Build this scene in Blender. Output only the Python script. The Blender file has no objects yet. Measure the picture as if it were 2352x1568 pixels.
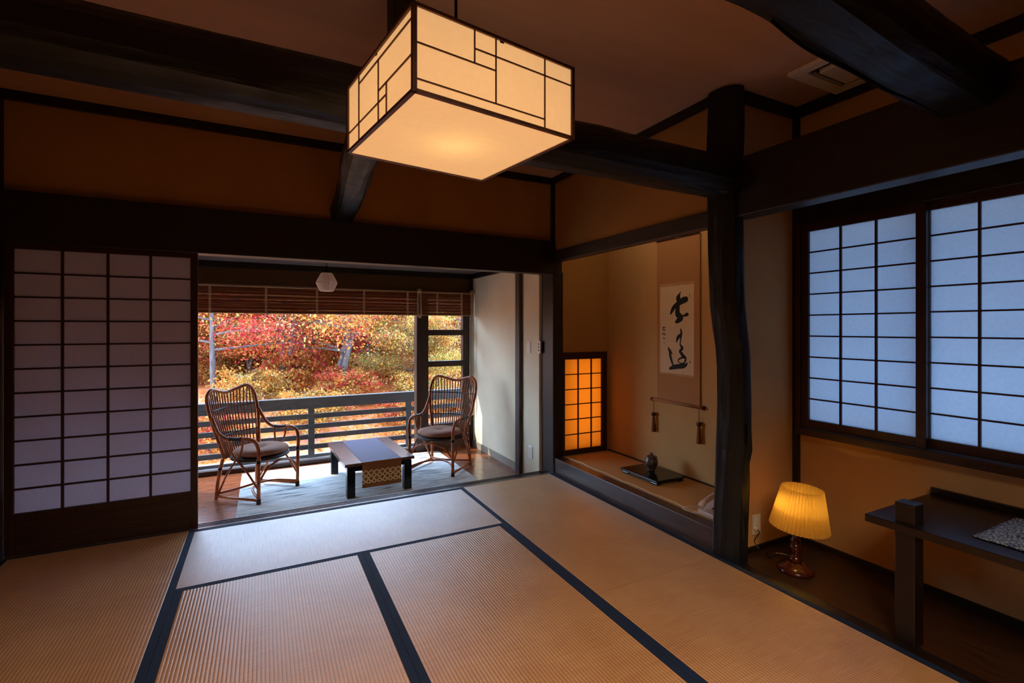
import bpy, math, random
import numpy as np
from mathutils import Vector, Matrix, noise as mnoise
random.seed(7)
PI = math.pi
SC = bpy.context.scene
COL = SC.collection

# ------------------------------------------------------------------ helpers
class MB:
    """collects shapes; build() links them as ONE mesh object"""
    def __init__(s): s.v = []; s.f = []; s.sm = []
    def add(s, vs, fs, smooth=False):
        o = len(s.v); s.v += [tuple(p) for p in vs]
        for f in fs: s.f.append(tuple(i + o for i in f)); s.sm.append(smooth)
        return s
    def box(s, x0, x1, y0, y1, z0, z1):
        v = [(x, y, z) for z in (z0, z1) for y in (y0, y1) for x in (x0, x1)]
        return s.add(v, [(0, 2, 3, 1), (4, 5, 7, 6), (0, 1, 5, 4), (2, 6, 7, 3), (0, 4, 6, 2), (1, 3, 7, 5)])
    def tube(s, pts, r, n=8, closed=False, caps=True, smooth=True):
        pts = [Vector(p) for p in pts]; m = len(pts)
        rs = r if isinstance(r, (list, tuple)) else [r] * m
        vs = []; prev = None
        for i, p in enumerate(pts):
            if closed: t = pts[(i + 1) % m] - pts[i - 1]
            else: t = pts[min(i + 1, m - 1)] - pts[max(i - 1, 0)]
            t.normalize()
            if prev is None:
                up = Vector((0, 0, 1)) if abs(t.z) < .9 else Vector((1, 0, 0))
                a = t.cross(up).normalized()
            else:
                a = (prev - t * prev.dot(t)).normalized()
            prev = a; b = t.cross(a)
            for k in range(n):
                w = 2 * PI * k / n
                vs.append(p + (a * math.cos(w) + b * math.sin(w)) * rs[i])
        fs = []
        for i in range(m if closed else m - 1):
            j = (i + 1) % m
            for k in range(n):
                l = (k + 1) % n
                fs.append((i * n + k, i * n + l, j * n + l, j * n + k))
        s.add(vs, fs, smooth)
        if caps and not closed:
            o = len(s.v) - len(vs)
            s.f.append(tuple(o + k for k in range(n - 1, -1, -1))); s.sm.append(False)
            s.f.append(tuple(o + (m - 1) * n + k for k in range(n))); s.sm.append(False)
        return s
    def lathe(s, prof, c=(0, 0, 0), n=32, smooth=True, sx=1, sy=1, wob=None):
        vs = []
        for r, z in prof:
            for k in range(n):
                w = 2 * PI * k / n
                rr = r * (wob(k, z) if wob else 1)
                vs.append((c[0] + rr * math.cos(w) * sx, c[1] + rr * math.sin(w) * sy, c[2] + z))
        fs = []
        for i in range(len(prof) - 1):
            for k in range(n):
                l = (k + 1) % n
                fs.append((i * n + k, i * n + l, (i + 1) * n + l, (i + 1) * n + k))
        return s.add(vs, fs, smooth)
    def prism(s, poly, z0, z1):
        n = len(poly)
        vs = [(x, y, z0) for x, y in poly] + [(x, y, z1) for x, y in poly]
        fs = [tuple(range(n - 1, -1, -1)), tuple(range(n, 2 * n))]
        fs += [(i, (i + 1) % n, n + (i + 1) % n, n + i) for i in range(n)]
        return s.add(vs, fs)
    def build(s, name, mat, parent=None, loc=None, rot=None, bevel=0, seg=2, kind=None, label=None, cat=None, group=None):
        me = bpy.data.meshes.new(name)
        me.from_pydata(s.v, [], s.f)
        me.polygons.foreach_set('use_smooth', s.sm)
        me.update()
        me.materials.append(mat)
        o = bpy.data.objects.new(name, me); COL.objects.link(o)
        if parent: o.parent = parent
        if loc: o.location = loc
        if rot is not None: o.rotation_euler = rot if isinstance(rot, (tuple, list)) else (0, 0, rot)
        if bevel:
            b = o.modifiers.new('bevel', 'BEVEL'); b.width = bevel; b.segments = seg; b.limit_method = 'ANGLE'
        tag(o, label, cat, group, kind)
        return o

def tag(o, label=None, cat=None, group=None, kind=None):
    if label: o['label'] = label
    if cat: o['category'] = cat
    if group: o['group'] = group
    if kind: o['kind'] = kind
    return o

def thing(name, label, cat, loc=(0, 0, 0), rz=0, group=None, kind=None):
    o = bpy.data.objects.new(name, None); COL.objects.link(o)
    o.empty_display_size = .1
    o.location = loc; o.rotation_euler = (0, 0, rz)
    return tag(o, label, cat, group, kind)

def struct(name, mb, mat, label=None, cat=None, bevel=0, parent=None):
    return mb.build(name, mat, parent=parent, bevel=bevel, kind='structure', label=label, cat=cat)

def spline(ctrl, per=8, closed=False):
    P = [Vector(p) for p in ctrl]; n = len(P); out = []
    for i in range(n if closed else n - 1):
        if closed: a, b, c, d = P[i - 1], P[i], P[(i + 1) % n], P[(i + 2) % n]
        else: a, b, c, d = P[max(i - 1, 0)], P[i], P[i + 1], P[min(i + 2, n - 1)]
        for k in range(per):
            t = k / per
            out.append(.5 * ((2 * b) + (c - a) * t + (2 * a - 5 * b + 4 * c - d) * t * t + (3 * b - a - 3 * c + d) * t ** 3))
    if not closed: out.append(P[-1])
    return out

def area_light(name, loc, rot, size, power, color, size_y=None, spread=None, parent=None):
    l = bpy.data.lights.new(name, 'AREA'); l.energy = power; l.color = color; l.size = size
    if size_y: l.shape = 'RECTANGLE'; l.size_y = size_y
    if spread: l.spread = spread
    o = bpy.data.objects.new(name, l); COL.objects.link(o); o.location = loc; o.rotation_euler = rot
    if parent: o.parent = parent
    return o
def point_light(name, loc, power, color, r=.03, parent=None):
    l = bpy.data.lights.new(name, 'POINT'); l.energy = power; l.color = color; l.shadow_soft_size = r
    o = bpy.data.objects.new(name, l); COL.objects.link(o); o.location = loc
    if parent: o.parent = parent
    return o

# ------------------------------------------------------------------ materials
def lin(r, g, b):
    f = lambda c: (c / 255 / 12.92) if c <= 10 else ((c / 255 + .055) / 1.055) ** 2.4
    return (f(r), f(g), f(b), 1)

class NT:
    def __init__(s, name):
        s.m = bpy.data.materials.new(name); s.m.use_nodes = True
        s.n = s.m.node_tree.nodes; s.l = s.m.node_tree.links
        s.n.clear(); s.out = s.n.new('ShaderNodeOutputMaterial')
    def nd(s, t, **kw):
        x = s.n.new(t)
        for k, v in kw.items():
            if k in x.inputs: x.inputs[k].default_value = v
            else: setattr(x, k, v)
        return x
    def lk(s, a, b): s.l.new(a, b)
    def coord(s, stretch=(1, 1, 1), kind='Object'):
        tc = s.nd('ShaderNodeTexCoord'); mp = s.nd('ShaderNodeMapping')
        mp.inputs['Scale'].default_value = stretch
        s.lk(tc.outputs[kind], mp.inputs['Vector']); return mp.outputs['Vector']
    def noise(s, vec, scale=5, detail=5, rough=.55, dist=0):
        x = s.nd('ShaderNodeTexNoise'); x.inputs['Scale'].default_value = scale; x.inputs['Detail'].default_value = detail
        x.inputs['Roughness'].default_value = rough; x.inputs['Distortion'].default_value = dist
        s.lk(vec, x.inputs['Vector']); return x.outputs['Fac']
    def ramp(s, fac, stops):
        x = s.nd('ShaderNodeValToRGB'); e = x.color_ramp.elements
        while len(e) < len(stops): e.new(.5)
        for i, (p, c) in enumerate(stops): e[i].position = p; e[i].color = c
        s.lk(fac, x.inputs['Fac']); return x.outputs['Color']
    def bsdf(s, color=None, rough=.5, spec=.5, **kw):
        b = s.nd('ShaderNodeBsdfPrincipled'); b.inputs['Roughness'].default_value = rough
        b.inputs['Specular IOR Level'].default_value = spec
        for k, v in kw.items(): b.inputs[k].default_value = v
        if color is not None:
            if hasattr(color, 'links'): s.lk(color, b.inputs['Base Color'])
            else: b.inputs['Base Color'].default_value = color
        return b
    def bump(s, b, h, strength=.5, dist=.01):
        x = s.nd('ShaderNodeBump'); x.inputs['Strength'].default_value = strength; x.inputs['Distance'].default_value = dist
        s.lk(h, x.inputs['Height']); s.lk(x.outputs['Normal'], b.inputs['Normal'])
    def done(s, sh):
        s.lk(sh, s.out.inputs['Surface']); return s.m

def simple(name, c, rough=.5, spec=.5, var=.15, scale=8, stretch=(1, 1, 1), bump=0, bdist=.004, **kw):
    t = NT(name); v = t.coord(stretch); f = t.noise(v, scale)
    d = tuple(x * (1 - var) for x in c[:3]) + (1,); e = tuple(min(1, x * (1 + var)) for x in c[:3]) + (1,)
    b = t.bsdf(t.ramp(f, [(.3, d), (.7, e)]), rough, spec, **kw)
    if bump: t.bump(b, t.noise(v, scale * 3, 6), bump, bdist)
    return t.done(b.outputs['BSDF'])

def wood(name, c0, c1, stretch, rough=.4, spec=.5, scale=6, bump=.25, bdist=.003):
    t = NT(name); v = t.coord(stretch)
    f = t.noise(v, scale, 8, .65, .6); g = t.noise(v, scale * 6, 4, .6)
    mx = t.nd('ShaderNodeMath', operation='MULTIPLY_ADD'); mx.inputs[1].default_value = .35
    t.lk(g, mx.inputs[0]); t.lk(f, mx.inputs[2])
    b = t.bsdf(t.ramp(mx.outputs[0], [(.45, c0), (.85, c1)]), rough, spec)
    t.bump(b, mx.outputs[0], bump, bdist)
    return t.done(b.outputs['BSDF'])

ST = {'x': (.7, 9, 9), 'y': (9, .7, 9), 'z': (9, 9, .7)}
DW0, DW1 = lin(15, 9, 6), lin(34, 21, 15)
DARK = {a: wood('dark_wood_' + a, DW0, DW1, ST[a], .42, .45) for a in 'xyz'}
FRAME = {a: wood('shoji_wood_' + a, lin(36, 17, 11), lin(62, 32, 20), ST[a], .45, .4, bump=.15) for a in 'xyz'}
def hewn(name, stretch):
    t = NT(name); v = t.coord(stretch); v2 = t.coord((1, 1, 1))
    f = t.noise(v, 5, 8, .65, .5); g = t.noise(v2, 7, 3, .5)
    vo = t.nd('ShaderNodeTexVoronoi'); vo.inputs['Scale'].default_value = 6; t.lk(v, vo.inputs['Vector'])
    a = t.nd('ShaderNodeMath', operation='ADD'); t.lk(f, a.inputs[0]); t.lk(vo.outputs['Distance'], a.inputs[1])
    b = t.bsdf(t.ramp(f, [(.3, lin(9, 8, 8)), (.75, lin(22, 19, 18))]), .46, .38)
    t.lk(t.ramp(g, [(.3, (.36, .36, .36, 1)), (.7, (.6, .6, .6, 1))]), b.inputs['Roughness'])
    t.bump(b, a.outputs[0], .45, .012)
    return t.done(b.outputs['BSDF'])
HEWN = {a: hewn('hewn_log_' + a, {'x': (.5, 4, 4), 'y': (4, .5, 4), 'z': (4, 4, .5)}[a]) for a in 'xyz'}
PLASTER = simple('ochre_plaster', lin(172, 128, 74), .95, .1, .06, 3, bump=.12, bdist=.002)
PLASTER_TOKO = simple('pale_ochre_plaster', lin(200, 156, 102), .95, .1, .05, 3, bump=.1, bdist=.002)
PLASTER_VER = simple('cream_plaster', lin(226, 212, 184), .95, .1, .05, 3, bump=.1, bdist=.002)
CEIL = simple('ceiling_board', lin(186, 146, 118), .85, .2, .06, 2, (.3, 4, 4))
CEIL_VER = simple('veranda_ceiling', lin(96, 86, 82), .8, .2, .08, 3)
BLACK = simple('black_lacquer', lin(10, 9, 9), .18, .5, .1)
DESKW = wood('desk_wood', lin(16, 9, 7), lin(34, 21, 15), (9, .7, 9), .3, .5, bump=.1)
DESKWZ = wood('desk_leg_wood', lin(14, 7, 4), lin(28, 15, 9), (9, 9, .7), .4, .5, bump=.1)
BOARD = wood('alcove_floor_board', lin(34, 18, 10), lin(70, 40, 22), (7, .6, 7), .32, .5, bump=.12)
VFLOOR = wood('veranda_floor_board', lin(92, 48, 30), lin(150, 86, 52), (.7, 7, 7), .18, .6, bump=.05)

def tatami_mat():
    t = NT('tatami_straw')
    v = t.coord((3, 160, 3)); v2 = t.coord((1, 1, 1))
    f = t.noise(v, 2.0, 3, .6); g = t.noise(v2, 3, 3)
    a = t.nd('ShaderNodeMath', operation='MULTIPLY_ADD'); a.inputs[1].default_value = .5
    t.lk(g, a.inputs[0]); t.lk(f, a.inputs[2])
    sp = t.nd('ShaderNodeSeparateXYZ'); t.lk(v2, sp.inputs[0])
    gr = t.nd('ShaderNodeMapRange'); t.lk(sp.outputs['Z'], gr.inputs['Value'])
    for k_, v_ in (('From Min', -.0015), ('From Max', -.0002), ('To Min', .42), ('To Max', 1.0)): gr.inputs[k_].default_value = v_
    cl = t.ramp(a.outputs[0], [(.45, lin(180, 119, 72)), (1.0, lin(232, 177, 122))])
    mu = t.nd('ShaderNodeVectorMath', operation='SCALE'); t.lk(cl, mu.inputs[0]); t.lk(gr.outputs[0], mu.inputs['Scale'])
    b = t.bsdf(mu.outputs[0], 0.31, 1.0, Anisotropic=.9, IOR=1.98)
    tv = t.nd('ShaderNodeVectorTransform', vector_type='VECTOR', convert_from='OBJECT', convert_to='WORLD'); tv.inputs[0].default_value = (0, 1, 0); t.lk(tv.outputs[0], b.inputs['Tangent'])
    t.bump(b, f, .25, .0012)
    return t.done(b.outputs['BSDF'])
TATAMI = tatami_mat()
def cloth(name, c, sc=500):
    t = NT(name); v = t.coord((1, 1, 1)); f = t.noise(v, sc, 2); g = t.noise(v, 6, 3)
    d = tuple(x * .75 for x in c[:3]) + (1,)
    b = t.bsdf(t.ramp(g, [(.3, d), (.7, c)]), .8, .35); t.bump(b, f, .25, .002)
    return t.done(b.outputs['BSDF'])
NAVY = cloth('navy_border_cloth', lin(20, 38, 66))
CUSH = cloth('brown_cushion_cloth', lin(176, 122, 96))

def paper(name, c, tr=.6, glow=None, glow_s=0):
    t = NT(name); v = t.coord((1, 1, 1)); f = t.noise(v, 60, 4, .6); g = t.noise(v, 420, 3)
    d = tuple(x * .93 for x in c[:3]) + (1,)
    col = t.ramp(f, [(.3, d), (.7, c)])
    df = t.nd('ShaderNodeBsdfDiffuse'); tl = t.nd('ShaderNodeBsdfTranslucent'); mx = t.nd('ShaderNodeMixShader')
    mx.inputs[0].default_value = tr
    t.lk(col, df.inputs['Color']); t.lk(col, tl.inputs['Color'])
    t.lk(df.outputs[0], mx.inputs[1]); t.lk(tl.outputs[0], mx.inputs[2]); sh = mx.outputs[0]
    if glow:
        em = t.nd('ShaderNodeEmission'); em.inputs['Strength'].default_value = glow_s
        gl = t.ramp(g, [(.25, tuple(x * .88 for x in glow[:3]) + (1,)), (.75, glow)])
        t.lk(gl, em.inputs['Color']); ad = t.nd('ShaderNodeAddShader'); t.lk(sh, ad.inputs[0]); t.lk(em.outputs[0], ad.inputs[1]); sh = ad.outputs[0]
    return t.done(sh)
SHOJI = paper('shoji_paper', lin(224, 234, 244), .58)
DOORPAPER = paper('door_paper', lin(206, 200, 212), .46)
TOKOPAPER = paper('amber_shoji_paper', lin(255, 200, 120), .7)
LANTERN = paper('lantern_paper', lin(250, 222, 176), .6, (1, .72, .40, 1), .29)
SHADE = paper('lamp_shade_cloth', lin(250, 210, 104), .6)
BULBG = paper('opal_glass', lin(250, 236, 226), .5)

def glass():
    t = NT('window_glass')
    tr = t.nd('ShaderNodeBsdfTransparent'); tr.inputs['Color'].default_value = (.97, .98, .98, 1)
    gl = t.nd('ShaderNodeBsdfGlossy'); gl.inputs['Roughness'].default_value = .02
    lw = t.nd('ShaderNodeLayerWeight'); lw.inputs['Blend'].default_value = .5
    pw = t.nd('ShaderNodeMath', operation='POWER'); pw.inputs[1].default_value = 4; t.lk(lw.outputs['Facing'], pw.inputs[0])
    fr = t.nd('ShaderNodeMath', operation='MULTIPLY_ADD'); fr.inputs[1].default_value = .5; fr.inputs[2].default_value = .03; t.lk(pw.outputs[0], fr.inputs[0])
    mx = t.nd('ShaderNodeMixShader'); t.lk(fr.outputs[0], mx.inputs[0]); t.lk(tr.outputs[0], mx.inputs[1]); t.lk(gl.outputs[0], mx.inputs[2])
    return t.done(mx.outputs[0])
GLASS = glass()

def rattan(name, c0, c1, sc):
    t = NT(name); v = t.coord((1, 1, 1)); f = t.noise(v, sc, 4, .6)
    b = t.bsdf(t.ramp(f, [(.32, c0), (.68, c1)]), .36, .34); t.bump(b, t.noise(v, 90, 3), .15, .002)
    return t.done(b.outputs['BSDF'])
RATTAN = rattan('rattan_cane', lin(134, 60, 22), lin(214, 120, 54), 14)
RATTAN_D = rattan('rattan_slat_cane', lin(84, 40, 20), lin(180, 104, 54), 20)
BINDING = rattan('rattan_binding', lin(36, 20, 14), lin(60, 36, 26), 60)
WEAVE = simple('woven_cane_seat', lin(62, 48, 40), .6, .4, .3, 120, bump=.5)
CREAM = simple('cream_plastic', lin(228, 216, 196), .4, .4, .03)
PINKCREAM = simple('beige_phone_plastic', lin(222, 206, 200), .35, .5, .03)
WHITE = simple('white_plastic', lin(232, 234, 234), .35, .5, .02)
GREYM = simple('grey_plastic', lin(70, 66, 62), .5, .4, .05)
INK = simple('sumi_ink', lin(16, 15, 16), .6, .2, .1)
TAUPE = simple('beige_mount_fabric', lin(178, 128, 82), .8, .2, .05, 20, (1, 1, 30))
WASHI = simple('scroll_paper', lin(222, 196, 160), .9, .15, .04, 12)
TASSEL = simple('brown_tassel', lin(122, 76, 40), .8, .2, .3, 60, (20, 20, 1))
CERAMIC = simple('dark_stoneware', lin(78, 66, 58), .3, .6, .5, 40, bump=.2)
MAHOG = wood('mahogany_turned', lin(44, 14, 8), lin(92, 34, 18), (6, 6, 1), .16, .6, bump=.03)
VPOST = wood('weathered_post', lin(40, 34, 32), lin(84, 76, 72), (7, 7, .7), .5, .4)
RAILW = wood('rail_wood', lin(48, 44, 42), lin(86, 80, 76), (.8, 8, 8), .55, .4)
WINW = wood('window_frame_wood', lin(44, 32, 26), lin(72, 54, 44), (8, 8, .8), .4, .4)
def runner_mat(name, c0, c1, c2, freq):
    t = NT(name); v = t.coord((freq, freq, freq))
    ch = t.nd('ShaderNodeTexVoronoi', distance='MANHATTAN'); ch.inputs['Randomness'].default_value = 0.0; ch.inputs['Scale'].default_value = 1
    t.lk(v, ch.inputs['Vector'])
    w = t.nd('ShaderNodeMath', operation='PINGPONG'); w.inputs[1].default_value = .34; t.lk(ch.outputs['Distance'], w.inputs[0])
    n = t.noise(v, 3, 3)
    a = t.nd('ShaderNodeMath', operation='MULTIPLY_ADD'); a.inputs[1].default_value = .08; t.lk(n, a.inputs[0]); t.lk(w.outputs[0], a.inputs[2])
    b = t.bsdf(t.ramp(a.outputs[0], [(.10, c0), (.17, c1), (.30, c2)]), .6, .4)
    t.bump(b, n, .3, .002)
    return t.done(b.outputs['BSDF'])
RUNNER = runner_mat('brocade_runner', lin(104, 60, 28), lin(216, 172, 116), lin(250, 222, 168), 21)
RUNPLAIN = cloth('plain_runner_cloth', lin(168, 112, 66), 300)
def speckle(name, c0, c1, sc):
    t = NT(name); v = t.coord((1, 1, 1)); f = t.noise(v, sc, 2, .6)
    b = t.bsdf(t.ramp(f, [(.44, c0), (.56, c1)]), .8, .3); t.bump(b, f, .6, .004)
    return t.done(b.outputs['BSDF'])
DESKMAT = speckle('indigo_woven_mat', lin(24, 44, 92), lin(176, 186, 196), 130)
def rugm():
    t = NT('pale_rug_pile'); v = t.coord((3, 26, 3)); v2 = t.coord((1.2, 1.2, 1.2))
    f = t.noise(v, 1.6, 5, .6, .5); g = t.noise(v2, 1.5, 3, .5)
    a = t.nd('ShaderNodeMath', operation='MULTIPLY_ADD'); a.inputs[1].default_value = .5; t.lk(g, a.inputs[0]); t.lk(f, a.inputs[2])
    b = t.bsdf(t.ramp(a.outputs[0], [(.55, lin(104, 106, 116)), (.66, lin(196, 196, 196)), (.85, lin(236, 234, 230))]), .9, .2)
    t.bump(b, f, .5, .006)
    return t.done(b.outputs['BSDF'])
RUG = rugm()
def bamboo():
    t = NT('bamboo_slats'); v = t.coord((1.2, 30, 60)); f = t.noise(v, 2, 5, .6)
    col = t.ramp(f, [(.3, lin(84, 40, 18)), (.7, lin(158, 88, 44))])
    b = t.bsdf(col, .5, .4); tl = t.nd('ShaderNodeBsdfTranslucent'); t.lk(col, tl.inputs['Color'])
    mx = t.nd('ShaderNodeMixShader'); mx.inputs[0].default_value = .1; t.lk(b.outputs[0], mx.inputs[1]); t.lk(tl.outputs[0], mx.inputs[2])
    return t.done(mx.outputs[0])
BAMBOO = bamboo()
TAPE = simple('blind_tape', lin(188, 150, 112), .7, .3, .08, 40)
ROD = simple('pale_bamboo_rod', lin(176, 140, 102), .45, .4, .1, 8, (1, 20, 20))
STRING = simple('cream_string', lin(214, 198, 164), .8, .2, .08, 80)
def leafm():
    t = NT('autumn_leaf'); at = t.nd('ShaderNodeAttribute', attribute_name='Col')
    df = t.nd('ShaderNodeBsdfDiffuse'); tl = t.nd('ShaderNodeBsdfTranslucent'); mx = t.nd('ShaderNodeMixShader'); mx.inputs[0].default_value = .6
    t.lk(at.outputs['Color'], df.inputs['Color']); t.lk(at.outputs['Color'], tl.inputs['Color'])
    t.lk(df.outputs[0], mx.inputs[1]); t.lk(tl.outputs[0], mx.inputs[2])
    return t.done(mx.outputs[0])
LEAF = leafm()
BARK = wood('grey_bark', lin(56, 48, 47), lin(112, 101, 100), (6, 6, 1), .9, .2, 4, .5, .02)
def hillm():
    t = NT('leaf_litter'); v = t.coord((1, 1, 1)); f = t.noise(v, 9, 8, .8); g = t.noise(v, .5, 3, .5)
    c1 = t.ramp(f, [(.36, lin(64, 38, 30)), (.43, lin(196, 92, 40)), (.50, lin(226, 140, 60)), (.57, lin(180, 166, 158)), (.63, lin(206, 76, 40)), (.70, lin(232, 164, 70))])
    c2 = t.ramp(f, [(.38, lin(70, 60, 40)), (.48, lin(204, 128, 60)), (.58, lin(216, 72, 48))])
    mx = t.nd('ShaderNodeMix', data_type='RGBA'); t.lk(t.ramp(g, [(.42, (0, 0, 0, 1)), (.58, (1, 1, 1, 1))]), mx.inputs['Factor'])
    t.lk(c1, mx.inputs['A']); t.lk(c2, mx.inputs['B'])
    b = t.bsdf(mx.outputs['Result'], .9, .2)
    return t.done(b.outputs['BSDF'])
LITTER = hillm()
ROADM = simple('pale_asphalt', lin(176, 174, 178), .9, .2, .1, 6)

# ------------------------------------------------------------------ camera
cam = bpy.data.cameras.new('camera'); co = bpy.data.objects.new('camera', cam); COL.objects.link(co)
co.location = (0, 0, 1.33); co.rotation_euler = (PI / 2, 0, -math.radians(27.09))
cam.sensor_width = 36; cam.sensor_fit = 'HORIZONTAL'; cam.lens = 36 * 1117.8 / 2352
cam.shift_y = -(784 - 752.43) / 2352; cam.clip_start = .02; cam.clip_end = 300
SC.camera = co

# ------------------------------------------------------------------ shell
CZ = 2.71
YVF = 5.745
FV = -.14          # veranda floor level
struct('floor', MB().box(-1.5, 2.36, -2.3, 3.80, -.16, -.034), DARK['x'], 'dark wooden subfloor beneath the tatami mats', 'floor')
struct('floor', MB().box(2.43, 3.02, -2.3, 1.955, -.12, -.002), BOARD, 'dark polished board floor of the desk alcove', 'floor')
struct('trim_1', MB().box(2.362, 2.428, -2.3, 1.86, -.12, .001), DARK['y'], 'black wooden sill between the tatami and the alcove floor', 'sill', bevel=.002)
struct('floor', MB().box(-1.4, 2.36, 3.915, YVF, FV - .08, FV), VFLOOR, 'glossy reddish brown veranda floorboards', 'floor')
s1 = MB().box(-1.4, 2.36, 3.80, 3.91, -.16, -.006)
for y0, y1 in ((3.80, 3.828), (3.845, 3.853), (3.872, 3.88), (3.899, 3.91)): s1.box(-1.4, 2.36, y0, y1, -.006, .002)
struct('trim_2', s1, wood('sill_wood', lin(52, 42, 42), lin(88, 74, 72), ST['x'], .25, .6, bump=.1), 'grooved wooden track sill along the veranda opening', 'sill')
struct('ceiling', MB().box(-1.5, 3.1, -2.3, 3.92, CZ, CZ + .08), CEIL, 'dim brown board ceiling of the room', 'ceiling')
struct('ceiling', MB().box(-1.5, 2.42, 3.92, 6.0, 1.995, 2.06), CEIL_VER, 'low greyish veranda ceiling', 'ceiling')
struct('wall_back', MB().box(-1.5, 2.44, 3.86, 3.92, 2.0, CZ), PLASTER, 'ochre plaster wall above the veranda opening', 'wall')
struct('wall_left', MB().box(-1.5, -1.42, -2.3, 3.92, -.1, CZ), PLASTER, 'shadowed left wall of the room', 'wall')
struct('wall_front', MB().box(-1.5, 3.1, -2.38, -2.3, -.1, CZ), PLASTER, 'wall behind the viewpoint', 'wall')
# tokonoma and alcove walls
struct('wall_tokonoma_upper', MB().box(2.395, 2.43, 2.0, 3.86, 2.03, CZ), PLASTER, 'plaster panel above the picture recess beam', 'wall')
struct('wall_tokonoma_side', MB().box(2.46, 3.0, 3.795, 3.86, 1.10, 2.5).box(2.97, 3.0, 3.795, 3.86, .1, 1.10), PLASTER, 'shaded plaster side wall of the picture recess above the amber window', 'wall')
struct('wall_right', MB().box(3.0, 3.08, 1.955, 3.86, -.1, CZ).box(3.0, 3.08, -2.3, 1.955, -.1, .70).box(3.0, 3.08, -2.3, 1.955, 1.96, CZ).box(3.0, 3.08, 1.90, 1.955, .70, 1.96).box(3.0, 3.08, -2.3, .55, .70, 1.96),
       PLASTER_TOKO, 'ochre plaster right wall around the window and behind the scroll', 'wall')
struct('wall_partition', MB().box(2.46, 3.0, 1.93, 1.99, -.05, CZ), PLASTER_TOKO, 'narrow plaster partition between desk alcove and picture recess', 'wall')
struct('ceiling', MB().box(2.43, 3.0, 1.99, 3.86, 2.5, 2.55), CEIL, 'ceiling of the picture recess', 'ceiling')
# veranda walls
XV = 2.335; YV = 5.66
struct('wall_veranda_right', MB().box(XV, XV + .1, 4.0, YV + .1, FV, 2.02), PLASTER_VER, 'cream plaster wall on the right of the veranda', 'wall')
struct('wall_veranda_left', MB().box(-1.5, -1.4, 3.92, YV + .1, FV, 2.02), PLASTER_VER, 'veranda wall at the left end', 'wall')
struct('wall_veranda_front', MB().box(-1.4, XV, YV, YV + .08, 1.74, 2.0), simple('brown_plaster', lin(96, 72, 46), .95, .1, .06, 3), 'brown plaster band above the bamboo blinds', 'wall')
struct('wall_veranda_low', MB().box(1.76, XV, YV, YV + .08, FV, .10), wood('low_panel', lin(66, 44, 34), lin(104, 76, 58), ST['x'], .5), 'wooden panel below the narrow veranda window', 'wall')
struct('baseboard_veranda', MB().box(XV - .012, XV, 4.46, YV, FV, FV + .075), simple('grey_base', lin(150, 138, 122), .5, .4, .05), 'grey baseboard of the veranda wall', 'baseboard')

# ------------------------------------------------------------------ timber trims
def log(name, pts, r, seed, mat, label, flat=.75, n=20, cat='log beam'):
    mb = MB(); P = spline(pts, 10); m = len(P); vs = []
    ax = (P[-1] - P[0]).normalized(); side = ax.cross(Vector((0, 0, 1))).normalized()
    for i, p in enumerate(P):
        for k in range(n):
            w = 2 * PI * k / n
            rr = r * (1 + .09 * mnoise.noise(Vector((math.cos(w) * 1.2 + seed, math.sin(w) * 1.2, i * .16))) + .03 * mnoise.noise(Vector((math.cos(w) * 4 + seed, math.sin(w) * 4, i * .5))))
            c, s = math.cos(w) * rr, math.sin(w) * rr
            s = max(s, -r * flat)
            vs.append(p + side * c + Vector((0, 0, s)))
    fs = [(i * n + k, i * n + (k + 1) % n, (i + 1) * n + (k + 1) % n, (i + 1) * n + k) for i in range(m - 1) for k in range(n)]
    fs.append(tuple(range(n - 1, -1, -1))); fs.append(tuple((m - 1) * n + k for k in range(n)))
    mb.add(vs, fs, False)
    o = struct(name, mb, mat, label, cat)
    return o
log('trim_3', [(-1.46, 1.93, 2.215), (-.3, 1.93, 2.205), (.6, 1.94, 2.195), (1.3, 1.93, 2.19), (1.9, 1.93, 2.185), (2.36, 1.93, 2.185)], .118, 1.3, HEWN['x'],
    'long black hewn log beam crossing the room behind the paper lantern', .95)
log('trim_4', [(.7, .80, 2.29), (1.2, .815, 2.285), (1.9, .85, 2.255), (2.44, .865, 2.25)], .122, 5.1, HEWN['x'],
    'rough black log beam at the top right corner, with a long crack', .85)
log('trim_5', [(.40, 2.0, 2.19), (.455, 2.7, 2.21), (.51, 3.3, 2.215), (.535, 3.87, 2.195)], .09, 8.2, HEWN['y'],
    'short curved black log running from the cross beam to the lintel', .9)
cr = MB()
cr.tube(spline([(1.25, .868, 2.176), (1.45, .895, 2.166), (1.7, .90, 2.158), (1.9, .91, 2.153), (2.1, .905, 2.149), (2.33, .918, 2.151)], 8), .0055, 5)
o = cr.build('crack', simple('crack_black', (.002, .002, .002, 1), .9, .1), parent=bpy.data.objects['trim_4'], label='black crack in the log')
# hewn main post
base = [(2.35, 2.01), (2.362, 1.925), (2.405, 1.872), (2.452, 1.855), (2.49, 1.88), (2.505, 1.95), (2.48, 2.02), (2.40, 2.045)]
hs = [(0, 0, 1), (.2, .006, 1), (.4, .02, 1), (.55, .022, .98), (.62, .034, 1.05), (.74, .034, 1.0), (.9, .036, .98), (1.1, .032, .97), (1.22, .02, .98), (1.32, 0, .99), (1.46, -.022, 1), (1.62, -.03, 1), (1.8, -.036, 1.02), (2.05, -.04, 1.02), (2.3, -.045, 1.06), (2.5, -.035, 1.06), (2.7, -.03, 1.02)]
mb = MB(); vs = []; n = 8
for j, (z, dx, sc) in enumerate(hs):
    for k, (x, y) in enumerate(base):
        q = .004 * mnoise.noise(Vector((k * 3.1, j * .9, 2)))
        vs.append((2.43 + (x - 2.43) * sc + dx + q, 1.95 + (y - 1.95) * sc + q, z - .02 if j == 0 else z))
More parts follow.
